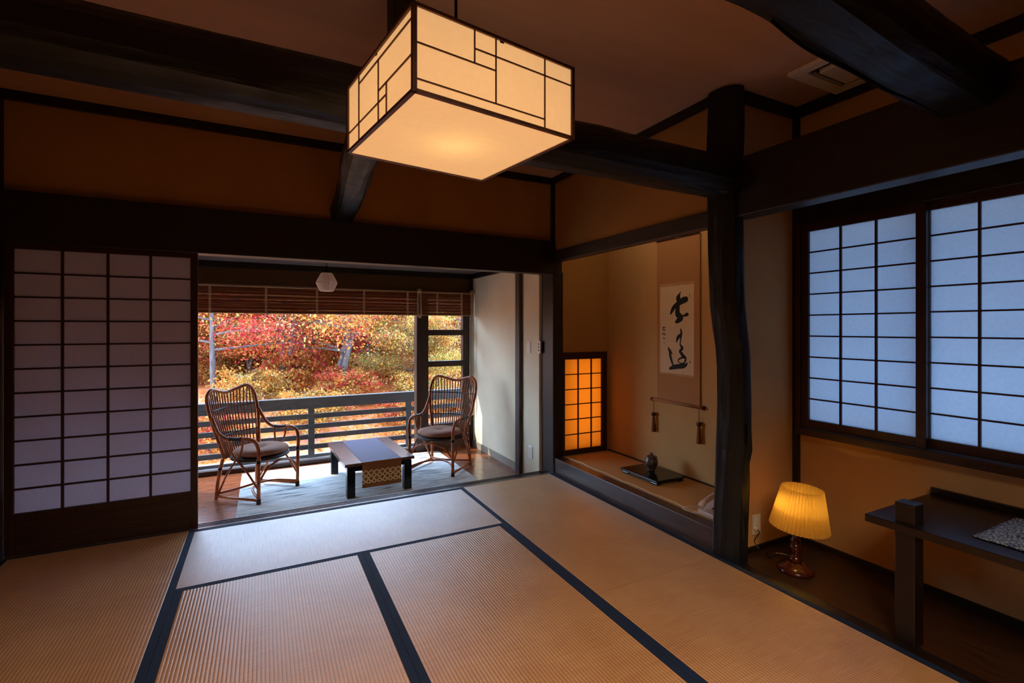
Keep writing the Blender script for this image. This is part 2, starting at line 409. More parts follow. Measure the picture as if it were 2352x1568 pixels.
mb.add(vs, [(j * n + k, j * n + (k + 1) % n, (j + 1) * n + (k + 1) % n, (j + 1) * n + k) for j in range(len(hs) - 1) for k in range(n)] + [tuple((len(hs) - 1) * n + k for k in range(n))])
post = struct('trim_6', mb, HEWN['z'], 'thick crooked black hewn post beside the picture recess', 'post', bevel=.006)
MB().box(2.448, 2.462, 1.862, 1.895, .66, .78).build('mortise', simple('mortise_black', (.002, .002, .002, 1), .9, .1), parent=post, label='dark slot cut in the post')
# straight timbers
struct('trim_7', MB().box(2.38, 2.50, -2.3, 1.90, 1.955, 2.285), DARK['y'], 'deep dark beam above the alcove on the right', 'beam', bevel=.006)
struct('trim_8', MB().box(-1.42, 2.47, 3.80, 3.92, 1.822, 2.125), DARK['x'], 'wide black lintel above the veranda opening', 'lintel', bevel=.004)
struct('trim_9', MB().box(2.36, 2.47, 3.79, 3.995, -.14, 1.84), DARK['z'], 'dark corner post at the right of the veranda opening', 'post', bevel=.005)
struct('trim_10', MB().box(2.37, 2.44, 2.0, 3.80, 1.93, 2.03), wood('toko_beam', lin(36, 29, 25), lin(62, 50, 42), ST['y'], .45), 'dark beam across the top of the picture recess', 'beam', bevel=.003)
struct('trim_11', MB().box(2.375, 2.43, 3.81, 3.865, 2.12, CZ), DARK['z'], 'slim dark upright in the corner above the lintel', 'post')
struct('trim_12', MB().box(-1.42, 2.40, 3.83, 3.862, 2.655, CZ), DARK['x'], 'dark ceiling moulding above the veranda wall', 'moulding')
struct('trim_13', MB().box(2.37, 2.398, 2.02, 3.84, 2.655, CZ), DARK['y'], 'dark ceiling moulding above the picture recess', 'moulding')
struct('trim_14', MB().box(2.5, 2.99, 1.90, 1.932, 2.645, CZ), DARK['x'], 'dark ceiling moulding over the partition', 'moulding')
struct('trim_15', MB().box(2.972, 3.002, -2.3, 1.92, 2.645, CZ), DARK['y'], 'dark ceiling moulding over the right window wall', 'moulding')
struct('trim_16', MB().box(2.975, 3.005, 1.893, 1.933, 0, 2.66), DARK['z'], 'slim dark upright in the alcove corner', 'post')
struct('trim_17', MB().box(2.96, 3.01, .4, 1.90, 1.965, 2.30), DARK['y'], 'dark board above the alcove window', 'lintel', bevel=.003)
struct('trim_18', MB().box(2.945, 3.02, .4, 1.90, .672, .716), FRAME['y'], 'brown sill below the alcove window', 'sill', bevel=.003)
struct('trim_30', MB().box(2.955, 3.03, .55, .612, .716, 1.965), FRAME['z'], 'brown jamb at the far right end of the alcove window', 'jamb')
struct('trim_19', MB().box(2.955, 3.02, 1.868, 1.90, .716, 1.965), FRAME['z'], 'brown jamb beside the alcove window', 'jamb', bevel=.002)
struct('baseboard_right', MB().box(2.985, 3.0, -2.3, 1.93, -.002, .03), DARK['y'], 'thin dark baseboard of the alcove', 'baseboard')
struct('baseboard_partition', MB().box(2.5, 2.985, 1.917, 1.932, -.002, .03), DARK['x'], 'thin dark baseboard of the partition', 'baseboard')
struct('trim_20', MB().box(-1.42, -1.34, 3.78, 3.92, -.05, CZ), DARK['z'], 'dark post in the far left corner', 'post', bevel=.004)
struct('trim_21', MB().box(.445, .535, 1.88, 1.98, 2.29, CZ), HEWN['z'], 'short black strut standing on the cross beam behind the lantern', 'strut', bevel=.006)
# veranda timbers
struct('trim_22', MB().box(-1.4, XV, YV - .03, YV, 1.935, 1.995), DARK['x'], 'dark veranda ceiling moulding over the blinds', 'moulding')
struct('trim_23', MB().box(XV - .03, XV, 4.0, YV, 1.935, 1.995), DARK['y'], 'dark veranda ceiling moulding on the right wall', 'moulding')
struct('trim_24', MB().box(2.295, XV + .02, 4.33, 4.42, FV, 1.995), VPOST, 'weathered dark post on the veranda wall', 'post', bevel=.006)
struct('trim_25', MB().box(XV - .03, XV, YV - .03, YV, FV, 1.995), DARK['z'], 'thin dark upright in the veranda corner', 'post')
# tokonoma platform
struct('trim_26', MB().box(2.375, 2.47, 2.0, 3.80, -.05, .137), wood('toko_frame', lin(44, 30, 25), lin(76, 54, 44), ST['y'], .3, .5, bump=.1), 'dark polished front board of the raised picture recess', 'board', bevel=.003)
struct('floor', MB().box(2.47, 3.0, 1.99, 3.795, .02, .139), simple('recess_mat', lin(190, 138, 84), .7, .3, .08, 90, (3, .3, 3), bump=.2), 'smooth straw matting of the raised picture recess', 'floor')
struct('trim_27', MB().box(2.99, 3.0, 1.99, 3.795, .139, .15), DARK['y'], 'thin dark strip at the rear of the recess floor', 'baseboard')

# ------------------------------------------------------------------ tatami
def tatami(label, x0, y0, w, l, rot):
    """w across, l along the ribs; built in local axes with ribs along local Y"""
    t = thing('tatami_mat', label, 'tatami mat', (x0, y0, 0), rot, 'tatami mats of the room floor')
    bw = .034
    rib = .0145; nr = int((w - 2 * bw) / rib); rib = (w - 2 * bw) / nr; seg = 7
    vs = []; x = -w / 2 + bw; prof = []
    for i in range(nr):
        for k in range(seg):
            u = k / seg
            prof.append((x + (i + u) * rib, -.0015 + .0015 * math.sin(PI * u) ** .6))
    prof.append((w / 2 - bw, -.0015))
    for yy in (-l / 2, l / 2): vs += [(px, yy, pz) for px, pz in prof]
    k = len(prof)
    mb = MB(); mb.add(vs, [(i, i + 1, k + i + 1, k + i) for i in range(k - 1)], True)
    a, b = -w / 2 + bw, w / 2 - bw
    mb.add([(a, -l / 2, -.0015), (b, -l / 2, -.0015), (b, l / 2, -.0015), (a, l / 2, -.0015), (a, -l / 2, -.034), (b, -l / 2, -.034), (b, l / 2, -.034), (a, l / 2, -.034)],
           [(0, 4, 5, 1), (1, 5, 6, 2), (2, 6, 7, 3), (3, 7, 4, 0), (4, 7, 6, 5)])
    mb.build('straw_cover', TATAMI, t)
    for s_ in (-1, 1):
        MB().box(min(s_ * w / 2, s_ * (w / 2 - bw)), max(s_ * w / 2, s_ * (w / 2 - bw)), -l / 2, l / 2, -.034, .0003).build('border', NAVY, t)
    return t
g = .0015
XL, XA, XM, XB, XR = -1.34, -.397, .527, 1.452, 2.362
def mat_y(label, xa, xb, ya, yb): tatami(label, (xa + xb) / 2, (ya + yb) / 2, xb - xa - g, yb - ya - g, 0)
mat_y('tatami mat at the far left in front of the paper sliding door', XL, XA, 1.95, 3.80)
tatami('pale shining tatami mat lying crosswise at the veranda opening', (XA + XB) / 2, (2.95 + 3.80) / 2, 3.80 - 2.95 - g, XB - XA - g, PI / 2)
mat_y('tatami mat in the lower middle, left of the central navy seam', XA, XM, 1.10, 2.95)
mat_y('tatami mat in the lower middle, right of the central navy seam', XM, XB, 1.10, 2.95)
mat_y('tatami mat along the raised picture recess', XB, XR, 1.975, 3.80)
mat_y('tatami mat at the bottom right beside the black alcove sill', XB, XR, .12, 1.975)
mat_y('tatami mat nearest the viewer on the left', XL, XA, .10, 1.95)
tatami('tatami mat crosswise beneath the viewpoint', (XA + XB) / 2, .66, .88 - g, XB - XA - g, PI / 2)

# ------------------------------------------------------------------ shoji screens
def shoji(name, label, origin, axis, w, z0, z1, stile, top, bot, cols, rows, panel=0, depth=.03, paper_mat=SHOJI, kum=.009, kv=None, flip=1):
    """axis 'x': spans along +X facing -Y;  axis 'y': spans along -Y facing -X"""
    rz = 0 if axis == 'x' else -PI / 2
    root = thing(name, label, 'sliding screen', origin, rz, kind='structure')
    fz, fx = (FRAME['z'], FRAME['x'])
    H = z1 - z0
    fm = MB().box(0, stile, 0, depth, z0, z1).box(w - stile, w, 0, depth, z0, z1).box(stile, w - stile, 0, depth, z1 - top, z1)
    pb = z0 + bot
    if panel: fm.box(stile, w - stile, 0, depth, z0 + panel + bot - .045, z0 + panel + bot); pb = z0 + panel + bot
    fm.box(stile, w - stile, 0, depth, z0, z0 + bot)
    fm.build('frame', fz, root, bevel=.002)
    if panel: MB().box(stile - .003, w - stile + .003, .008, .018, z0 + bot - .003, z0 + bot + panel - .042).build('bottom_panel', FRAME['x'], root)
    MB().box(stile - .003, w - stile + .003, depth * .62, depth * .62 + .0015, pb - .003, z1 - top + .003).build('paper', paper_mat, root)
    lat = MB(); iw = w - 2 * stile; ih = z1 - top - pb
    for i in range(1, cols):
        x = stile + iw * i / cols; lat.box(x - kum / 2, x + kum / 2, .004, depth * .6, pb, z1 - top)
    for j in range(1, rows):
        z = pb + ih * j / rows; lat.box(stile, w - stile, .006, depth * .6, z - kum * .42, z + kum * .42)
    lat.build('lattice', fx, root)
    return root
shoji('door_1', 'tall white paper sliding door with dark lattice left of the veranda opening', (-1.335, 3.842, 0), 'x', .947, .004, 1.824, .04, .032, .055, 4, 11, panel=.184, depth=.03, kum=.0125, paper_mat=DOORPAPER)
# alcove window sashes (facing -X)
shoji('window_1', 'left paper sash of the alcove window, three panes wide', (2.965, 1.868, 0), 'y', .638, .718, 1.963, .044, .046, .051, 3, 9, depth=.028, kum=.010)
shoji('window_2', 'right paper sash of the alcove window running out of the picture', (2.995, 1.272, 0), 'y', .66, .718, 1.963, .044, .04, .051, 3, 9, depth=.028, kum=.010)
# amber window in the tokonoma side
w3 = shoji('window_3', 'small amber glowing lattice window in the picture recess', (2.462, 3.787, 0), 'x', .51, .141, 1.10, .028, .066, .05, 3, 6, depth=.03, paper_mat=TOKOPAPER, kum=.010)
# the jamb on the right of the amber window is wider
MB().box(2.912, 2.972, 3.785, 3.817, .141, 1.10).build('trim_28', FRAME['z'], kind='structure', label='wide dark jamb beside the amber window', cat='jamb')
lb = MB().box(2.46, 2.47, 3.86, 3.99, .1, 1.12).box(2.97, 2.98, 3.86, 3.99, .1, 1.12).box(2.46, 2.98, 3.99, 4.0, .1, 1.12).box(2.46, 2.98, 3.86, 4.0, .09, .1).box(2.46, 2.98, 3.86, 4.0, 1.11, 1.12)
struct('wall_lightbox', lb, simple('lightbox', lin(230, 200, 150), .9, .1, .02), 'added box holding in the lamp light behind the amber window', 'cavity')  # unseen box added so the lamp light does not leak out
area_light('amber_window_lamp', (2.72, 3.985, .66), (-PI / 2, 0, 0), .4, 2.1, (1, .78, .28), size_y=.85)

# ------------------------------------------------------------------ veranda glazing
win = thing('window_4', 'broad single pane veranda window facing the maples', 'window', kind='structure')
MB().box(-1.4, 1.62, YV, YV + .06, FV, FV + .045).box(-1.4, 1.62, YV, YV + .06, 1.70, 1.75).box(-1.4, -1.35, YV, YV + .06, FV + .045, 1.70).build('frame', WINW, win, bevel=.004)
MB().add([(-1.35, YV + .03, FV + .045), (1.62, YV + .03, FV + .045), (1.62, YV + .03, 1.70), (-1.35, YV + .03, 1.70)], [(0, 1, 2, 3)]).build('pane', GLASS, win)
struct('trim_29', MB().box(1.615, 1.76, YV - .03, YV + .08, FV, 1.75), WINW, 'wide dark window post between the two veranda windows', 'post', bevel=.004)
win = thing('window_5', 'narrow veranda window with two crossbars behind the right chair', 'window', kind='structure')
fr = MB().box(2.21, 2.305, YV, YV + .07, .10, 1.75).box(1.76, 2.21, YV, YV + .07, .10, .165).box(1.76, 2.21, YV, YV + .07, 1.70, 1.75)
fr.build('frame', WINW, win, bevel=.003)
for z0, z1 in ((1.236, 1.306), (.858, .927)): MB().box(1.76, 2.21, YV + .005, YV + .055, z0, z1).build('crossbar', WINW, win, bevel=.003)
MB().add([(1.76, YV + .03, .165), (2.21, YV + .03, .165), (2.21, YV + .03, 1.70), (1.76, YV + .03, 1.70)], [(0, 1, 2, 3)]).build('pane', GLASS, win)

# ------------------------------------------------------------------ bamboo blinds
def blind(label, x0, x1, tapes, pulley_x, cords):
    t = thing('bamboo_blind', label, 'blind', (x0, 5.585, 1.48), 0, 'bamboo blinds over the veranda windows')
    W = x1 - x0; mb = MB()
    nsl = 26
    for i in range(nsl):
        z = .006 + i * (.258 / nsl); d = .006 * math.sin(i * 1.7)
        mb.box(.004, W - .004, d - .0015, d + .0015, z, z + .258 / nsl - (.0006 if i % 5 == 2 else .00005))
    mb.build('slats', BAMBOO, t)
    MB().tube([(0, 0, .27), (W, 0, .27)], .013, 10).build('head_rail', ROD, t)
    MB().tube([(0, 0, .0), (W, 0, .0)], .006, 8).build('bottom_rod', ROD, t)
    for x in tapes:
        MB().box(x - x0 - .011, x - x0 + .011, -.0125, -.0095, .002, .266).build('tape', TAPE, t)
    MB().lathe([(.0, -.02), (.022, -.018), (.03, 0), (.022, .018), (0, .02)], (0, 0, 0), 16).build('pulley', ROD, t, loc=(pulley_x - x0, -.02, .283), rot=(PI / 2, 0, 0))
    for c in cords: MB().tube([(p[0] - x0, p[1] - 5.585, p[2] - 1.48) for p in spline(c, 8)], .0032, 5).build('cord', STRING, t)
    return t
yb = 5.555
bun = [[(1.605, yb, 1.75), (1.60, yb - .01, 1.6), (1.605, yb - .01, 1.47), (1.625, yb - .012, 1.45), (1.645, yb - .012, 1.46), (1.648, yb - .01, 1.6), (1.642, yb, 1.75)],
       [(1.615, yb, 1.75), (1.614, yb - .006, 1.6), (1.62, yb - .006, 1.47), (1.64, yb - .006, 1.475), (1.634, yb - .006, 1.6), (1.632, yb, 1.75)]]
blind('wide bamboo blind rolled to the top of the large veranda window', -1.36, 1.625, [-.95, -.463, .027, .513, 1.001, 1.492], 1.628, bun)
rc = [[(2.285, yb, 1.75), (2.286, yb, 1.2), (2.288, yb, .5), (2.286, yb, .3), (2.295, yb - .012, .26), (2.30, yb, .32), (2.297, yb, .8), (2.297, yb, 1.75)],
      [(2.274, yb, 1.75), (2.275, yb, .9), (2.276, yb - .005, .42), (2.266, yb - .01, .37), (2.258, yb, .45), (2.264, yb, .7)]]
blind('short bamboo blind over the narrow veranda window on the right', 1.64, 2.318, [1.85, 2.16], 2.292, rc)

# ------------------------------------------------------------------ veranda pendant
pt = thing('pendant_lamp', 'small white faceted glass pendant lamp hanging over the veranda', 'lamp', (.535, 4.9, 1.675))
prof = [(.0, .0), (.058, .0), (.066, .006), (.098, .075), (.096, .09), (.056, .165), (.05, .172), (0, .172)]
MB().lathe(prof, (0, 0, 0), 9, smooth=False).build('glass_shade', BULBG, pt)
MB().lathe([(0, .172), (.03, .172), (.026, .19), (.012, .21), (.012, .235), (0, .235)], (0, 0, 0), 16).build('socket', BLACK, pt)
MB().tube([(0, 0, .23), (0, 0, .322)], .004, 6).build('cord', BLACK, pt)

# ------------------------------------------------------------------ rattan armchairs
def make_chair(label, clabel, loc, rz):
    t = thing('rattan_armchair', label, 'armchair', loc, rz, 'rattan armchairs on the veranda')
    R = .0145
    for s in (-1, 1):
        fl_ = MB().tube([(s * .245, -.21, 0), (s * .246, -.212, .18), (s * .248, -.214, .36)], R, 10).build('leg', RATTAN, t, label='front leg of bent cane')
        rl_ = MB().tube(spline([(s * .232, .225, 0), (s * .225, .21, .16), (s * .212, .175, .345)], 5), R, 10).build('leg', RATTAN, t, label='splayed rear leg of cane')
        am_ = MB().tube(spline([(s * .248, -.214, .355), (s * .25, -.216, .44), (s * .258, -.19, .515), (s * .266, -.12, .54), (s * .272, -.02, .532), (s * .276, .08, .535), (s * .278, .155, .575), (s * .272, .205, .65), (s * .268, .232, .70)], 7), R, 10).build('arm', RATTAN, t)
        b = MB()
        b.tube(spline([(s * .234, .21, .03), (s * .25, .10, .22), (s * .254, .01, .345), (s * .258, -.05, .42), (s * .264, -.075, .53)], 6), .0085, 8)
        b.build('brace', RATTAN, t); b = MB()
        b.tube(spline([(s * .246, -.20, .13), (s * .25, -.10, .26), (s * .254, .0, .36), (s * .262, .045, .43), (s * .27, .05, .53)], 6), .0085, 8)
        b.build('brace', RATTAN, t)
        MB().tube([(s * .245, -.205, .028), (s * .233, .215, .028)], .011, 8).build('stretcher', RATTAN, t, label='low side rail near the floor')
        for c, h, lg_ in (((s * .245, -.21, .0), .04, fl_), ((s * .246, -.212, .335), .03, fl_), ((s * .22, .195, .25), .02, rl_)):
            MB().tube([c, (c[0], c[1], c[2] + h)], R * 1.22, 10).build('binding', BINDING, lg_, label='dark cane wrapping on a leg')
        q = MB().tube(spline([(s * .271, -.07, .539), (s * .273, .0, .533), (s * .276, .06, .534)], 4), R * 1.15, 10)
        q.build('binding', BINDING, am_, label='dark cane wrapping on the armrest')
    a = MB()
    a.tube(spline([(-.242, -.2, .05), (-.14, -.06, .075), (0, .0, .085), (.14, -.06, .075), (.242, -.2, .05)], 6), .0105, 8)
    a.build('stretcher', RATTAN, t, label='curved front floor stretcher'); a = MB()
    a.tube(spline([(-.232, .215, .05), (-.14, .09, .075), (0, .03, .085), (.14, .09, .075), (.232, .215, .05)], 6), .0105, 8)
    a.build('stretcher', RATTAN, t, label='curved rear floor stretcher')
    a = MB().tube(spline([(-.245, -.208, .16), (-.16, -.215, .26), (0, -.218, .305), (.16, -.215, .26), (.245, -.208, .16)], 6), .0095, 8)
    a.build('apron_arch', RATTAN, t)
    top = [(-.205, .165, .345), (-.222, .19, .45), (-.258, .225, .62), (-.275, .262, .77), (-.262, .29, .875), (-.205, .305, .925), (-.105, .325, .905), (0, .335, .885), (.105, .325, .905), (.205, .305, .925), (.262, .29, .875), (.275, .262, .77), (.258, .225, .62), (.222, .19, .45), (.205, .165, .345)]
    fr = spline(top, 8)
    MB().tube(fr, R, 10).build('back_frame', RATTAN, t)
    sl = MB(); N = 17; rows = {}
    k0, k1 = 4 * 8 + 3, 10 * 8 - 3
    for i in range(N):
        u = i / (N - 1); tp = fr[int(round(k0 + (k1 - k0) * u))]; e = 2 * u - 1
        bow = .055 * (1 - e * e)
        pts = [(.185 * e, .168 + .05 * (1 - e * e), .335), (.205 * e, .20 + bow, .46), (.232 * e, .232 + bow * 1.1, .62), (.246 * e, .266 + bow, .78), (tp.x, tp.y, tp.z)]
        q = spline(pts, 5); sl.tube(q, .0058, 6)
        for j in (7, 14): rows.setdefault(j, []).append(q[j] + Vector((0, -.006, 0)))
    sl.build('back_slats', RATTAN_D, t)
    for j, pts in rows.items(): MB().tube([(-.262 if j == 7 else -.268, .24 if j == 7 else .262, pts[0].z)] + pts + [(.262 if j == 7 else .268, .24 if j == 7 else .262, pts[0].z)], .0055, 6).build('back_crossbar', BINDING, t)
    ring = [(.232 * math.cos(w), -.02 + .218 * math.sin(w), .345) for w in [2 * PI * i / 32 for i in range(32)]]
    MB().tube(ring, .014, 8, closed=True).lathe([(.0, .338), (.23, .338), (.23, .35), (0, .35)], (0, -.02, 0), 32, sy=.94).build('seat', WEAVE, t)
    c = MB(); prof = [(0.0, .362), (.12, .360), (.20, .364), (.224, .378), (.226, .392), (.212, .408), (.17, .42), (.11, .422), (.05, .412), (.02, .398), (0, .396)]
    c.lathe(prof, (0, 0, 0), 40, sy=.95, wob=lambda k, z: 1 + .012 * math.sin(k * PI / 5) + .01 * math.sin(k * .9))
    co_ = c.build('seat_cushion', CUSH, loc=loc, rot=rz, label=clabel, cat='cushion', group='brown chair cushions')
    m = Matrix.Rotation(rz, 4, 'Z'); d = m @ Vector((0, -.03, 0)); co_.location = (loc[0] + d.x, loc[1] + d.y, loc[2])
    return t
def face(dx, dy): return math.atan2(dx, -dy)     # local -Y points along (dx,dy)
make_chair('rattan armchair on the left, angled towards the low table', 'brown round seat cushion on the left rattan armchair', (-.035, 4.873, FV + .007), face(.76, -.645))
make_chair('rattan armchair on the right against the narrow window', 'brown round seat cushion on the right rattan armchair', (1.652, 4.855, FV + .007), face(-.735, -.677))

# ------------------------------------------------------------------ rug, table, runner
MB().box(-.188, 1.853, 4.0, 5.58, FV, FV + .006).build('rug', RUG, label='pale grey white rug with wavy streaks under the chairs and table', cat='rug', bevel=.002)
tb = thing('low_table', 'low dark lacquered table between the rattan chairs', 'table', (.905, 4.79, FV + .006), math.radians(2.5))
RED = wood('red_lacquer_top', lin(60, 24, 20), lin(92, 40, 36), (1, 6, 6), .22, .9, bump=.03)
MB().box(-.305, .305, -.45, .45, .272, .297).build('tabletop', RED, tb, bevel=.003)
MB().box(-.28, .28, -.425, -.40, .225, .272).box(-.28, .28, .40, .425, .225, .272).box(-.28, -.255, -.40, .40, .225, .272).box(.255, .28, -.40, .40, .225, .272).build('apron', BLACK, tb)
for sx in (-1, 1):
    for sy in (-1, 1):
        MB().box(sx * .25 - .034, sx * .25 + .034, sy * .40 - .034, sy * .40 + .034, 0, .262).build('leg', BLACK, tb, bevel=.003)
rn = thing('table_runner', 'brown and gold patterned runner draped over the low table', 'table runner', (.915, 4.79, FV + .303), math.radians(2.5))
r = MB().box(-.172, .172, -.452, .452, .0005, .003)
r.build('top_cloth', simple('grey_mauve_runner', lin(92, 78, 104), .6, .2, .12, 60, (1, 9, 1)), rn)
MB().box(-.172, .172, -.4545, -.4520, -.07, .003).build('plain_band', RUNPLAIN, rn)
MB().box(-.172, .172, -.4547, -.4522, -.185, -.07).build('patterned_hanging_end', RUNNER, rn)
MB().box(-.172, .172, -.4545, -.4520, -.22, -.185).build('hem', RUNPLAIN, rn)
MB().box(-.172, .172, .4520, .4545, -.2, .003).build('hanging_end', RUNPLAIN, rn)

# ------------------------------------------------------------------ lantern
S = .497; LH = .21
ln = thing('paper_lantern', 'large square paper lantern with thin brown grid hanging from the ceiling', 'lantern', (.523, 1.397, 1.88), math.radians(8.4))
h = S / 2
LF = wood('lantern_frame', lin(70, 36, 14), lin(120, 70, 32), (4, 4, 4), .5)
fm = MB(); e = .0055
for sx in (-1, 1):
    for sy in (-1, 1): fm.box(sx * h - e, sx * h + e, sy * h - e, sy * h + e, 0, LH)
for z in (0, LH - .008):
    for s_ in (-1, 1):
        fm.box(-h, h, s_ * h - e, s_ * h + e, z, z + .008); fm.box(s_ * h - e, s_ * h + e, -h, h, z, z + .008)
fm.build('frame', LF, ln)
MB().box(-h + .004, h - .004, -h + .004, h - .004, .003, .0042).build('bottom_paper', LANTERN, ln)
for k in range(4):
    p = MB().box(-h + .004, h - .004, -h + .0005, -h + .0017, .006, LH - .006)
    o = p.build('side_paper', LANTERN, ln, rot=k * PI / 2)
def strips(mb, side, segs):
    for a, v0, u1, v1 in segs:
        if a == 'v':   # vertical at u=v0 from v=u1..v1
            u = v0; x = -h + S * u; z0, z1 = LH * u1, LH * v1
            bx = (x - .0016, x + .0016, z0, z1)
        else:
            v = v0; z = LH * v; bx = (-h + S * u1, -h + S * v1, z - .0016, z + .0016)
        x0, x1, z0, z1 = bx
        if side == 0: mb.box(x0, x1, -h - .003, -h + .0005, z0, z1)
        elif side == 1: mb.box(-h - .003, -h + .0005, x0, x1, z0, z1)
        elif side == 2: mb.box(-x1, -x0, h - .0005, h + .003, z0, z1)
        else: mb.box(h - .0005, h + .003, -x1, -x0, z0, z1)
front = [('v', .33, .564, 1), ('v', .46, .157, 1), ('v', .79, 0, 1), ('h', .564, 0, .46), ('h', .157, 0, .79), ('h', .74, .33, 1)]
left = [('v', .344, 0, .44), ('v', .463, 0, .845), ('v', .79, 0, 1), ('h', .845, 0, .79), ('h', .44, 0, .463), ('h', .29, .344, 1)]
g_ = MB(); strips(g_, 0, front); strips(g_, 1, left); strips(g_, 2, front); strips(g_, 3, left)
g_.build('grid', LF, ln)
MB().tube([(0, 0, LH - .05), (0, 0, CZ - 1.88)], .005, 8).build('cord', BLACK, ln)
sp = MB().box(-h, h, -.006, .006, LH - .012, LH - .004).box(-.006, .006, -h, h, LH - .012, LH - .004); sp.build('spreader', LF, ln)
point_light('lantern_bulb', (0, 0, .115), .85, (1, .9, .72), .05, ln)

# ------------------------------------------------------------------ hanging scroll
XS = 2.99
sc = thing('hanging_scroll', 'tall beige hanging scroll with black brush calligraphy in the picture recess', 'scroll', (XS, 2.9, .71))
def B(mb, y0, y1, z0, z1, x0, x1): return mb.box(x0 - XS, x1 - XS, y0 - 2.9, y1 - 2.9, z0 - .71, z1 - .71)
B(MB(), 2.672, 3.128, .722, 2.06, XS - .002, XS - .0005).build('mount', TAUPE, sc)
B(MB(), 2.728, 3.092, .94, 1.695, XS - .0032, XS - .002).build('calligraphy_paper', WASHI, sc)
for z0, z1, wd in ((1.672, 1.695, 'head'), (.94, .956, 'foot')): B(MB(), 2.728, 3.092, z0, z1, XS - .0042, XS - .0032).build('paper_band', simple('ochre_band', lin(190, 150, 108), .8, .2), sc, label='tan silk band at the ' + wd + ' of the paper')
brod = MB().tube([(-.006, -.268, .008), (-.006, .275, .008)], .0135, 12).build('bottom_rod', simple('rod_wood', lin(160, 108, 70), .4, .4), sc)
for y in (-.268, .275): MB().tube([(-.006, y - .006, .008), (-.006, y + .012, .008)], .016, 12).build('rod_knob', MAHOG, brod)
MB().tube([(-.004, -.23, 1.352), (-.004, .23, 1.352)], .007, 8).build('top_rod', BLACK, sc)
MB().tube([(-.004, -.15, 1.356), (-.006, 0, 1.43), (-.004, .15, 1.356)], .002, 5).build('hanging_cord', MAHOG, sc)
strokes = [[(2.8609, 1.6212, 0.0025), (2.8754, 1.601, 0.0136), (2.8866, 1.5778, 0.0392), (2.8933, 1.5577, 0.0341)], [(2.8094, 1.555, 0.0435), (2.8499, 1.5445, 0.0439), (2.8944, 1.521, 0.0393), (2.9342, 1.4969, 0.0345), (2.9549, 1.4717, 0.0294), (2.9712, 1.4436, 0.0122)], [(2.8866, 1.4994, 0.0256), (2.8978, 1.4656, 0.0427), (2.8911, 1.4356, 0.0478), (2.8609, 1.4222, 0.0339)], [(2.9114, 1.3761, 0.0223), (2.8866, 1.3903, 0.0409), (2.8576, 1.4068, 0.0372), (2.8776, 1.4327, 0.0289)], [(2.8609, 1.4154, 0.0169), (2.8312, 1.4249, 0.0135), (2.8008, 1.4343, 0.0284), (2.7922, 1.4357, 0.0217)], [(2.8632, 1.3188, 0.0102), (2.8554, 1.2909, 0.0186), (2.8598, 1.2612, 0.0169), (2.8643, 1.223, 0.0102), (2.8687, 1.1932, 0.0102)], [(2.8609, 1.2739, 0.022), (2.8866, 1.2565, 0.0273), (2.9012, 1.2332, 0.0188), (2.9069, 1.2108, 0.0051)], [(2.8687, 1.1932, 0.0119), (2.8532, 1.1767, 0.022), (2.8444, 1.1644, 0.0186), (2.8687, 1.1422, 0.0238), (2.8532, 1.1218, 0.022)], [(2.997, 1.1647, 0.0105), (2.9805, 1.1375, 0.0244), (2.9549, 1.1169, 0.0087)], [(2.9805, 1.1201, 0.0174), (2.9723, 1.09, 0.0226), (2.9596, 1.0561, 0.0191), (2.9457, 1.025, 0.0121)], [(2.8554, 1.1259, 0.0237), (2.8389, 1.1056, 0.0287), (2.8138, 1.0901, 0.0184), (2.8159, 1.0648, 0.0134), (2.8389, 1.0457, 0.0101), (2.872, 1.047, 0.0068), (2.8911, 1.0628, 0.0085), (2.8665, 1.0847, 0.0136), (2.8029, 1.0949, 0.0033)], [(2.9782, 0.994, 0.0191), (2.9399, 1.0081, 0.0328), (2.8888, 1.0178, 0.0341), (2.8389, 1.0238, 0.0354), (2.8116, 1.0341, 0.0251), (2.7922, 1.0521, 0.005)], [(2.7666, 1.067, 0.0066), (2.7666, 1.0538, 0.0083)], [(3.0664, 1.3245, 0.0044), (3.047, 1.3333, 0.0079), (3.0302, 1.3316, 0.0044)], [(3.0579, 1.3378, 0.0035), (3.0422, 1.3157, 0.0071)], [(3.0615, 1.313, 0.0071), (3.0326, 1.3113, 0.0053)], [(3.0639, 1.289, 0.0044), (3.0542, 1.2776, 0.0071), (3.0639, 1.2669, 0.0035)], [(3.0458, 1.2936, 0.0044), (3.0398, 1.276, 0.0079), (3.0278, 1.2691, 0.0062)], [(3.0494, 1.2494, 0.0044), (3.0398, 1.2337, 0.0053)], [(3.0542, 1.2387, 0.0035), (3.035, 1.2444, 0.0035)], [(3.047, 1.2097, 0.0035), (3.0398, 1.2002, 0.0035)], [(3.0518, 1.1769, 0.0027), (3.047, 1.1682, 0.0026)]]
layer = 0; inks = {'upper brushed character': MB(), 'middle and lower brushed characters': MB(), 'small brushed signature': MB()}
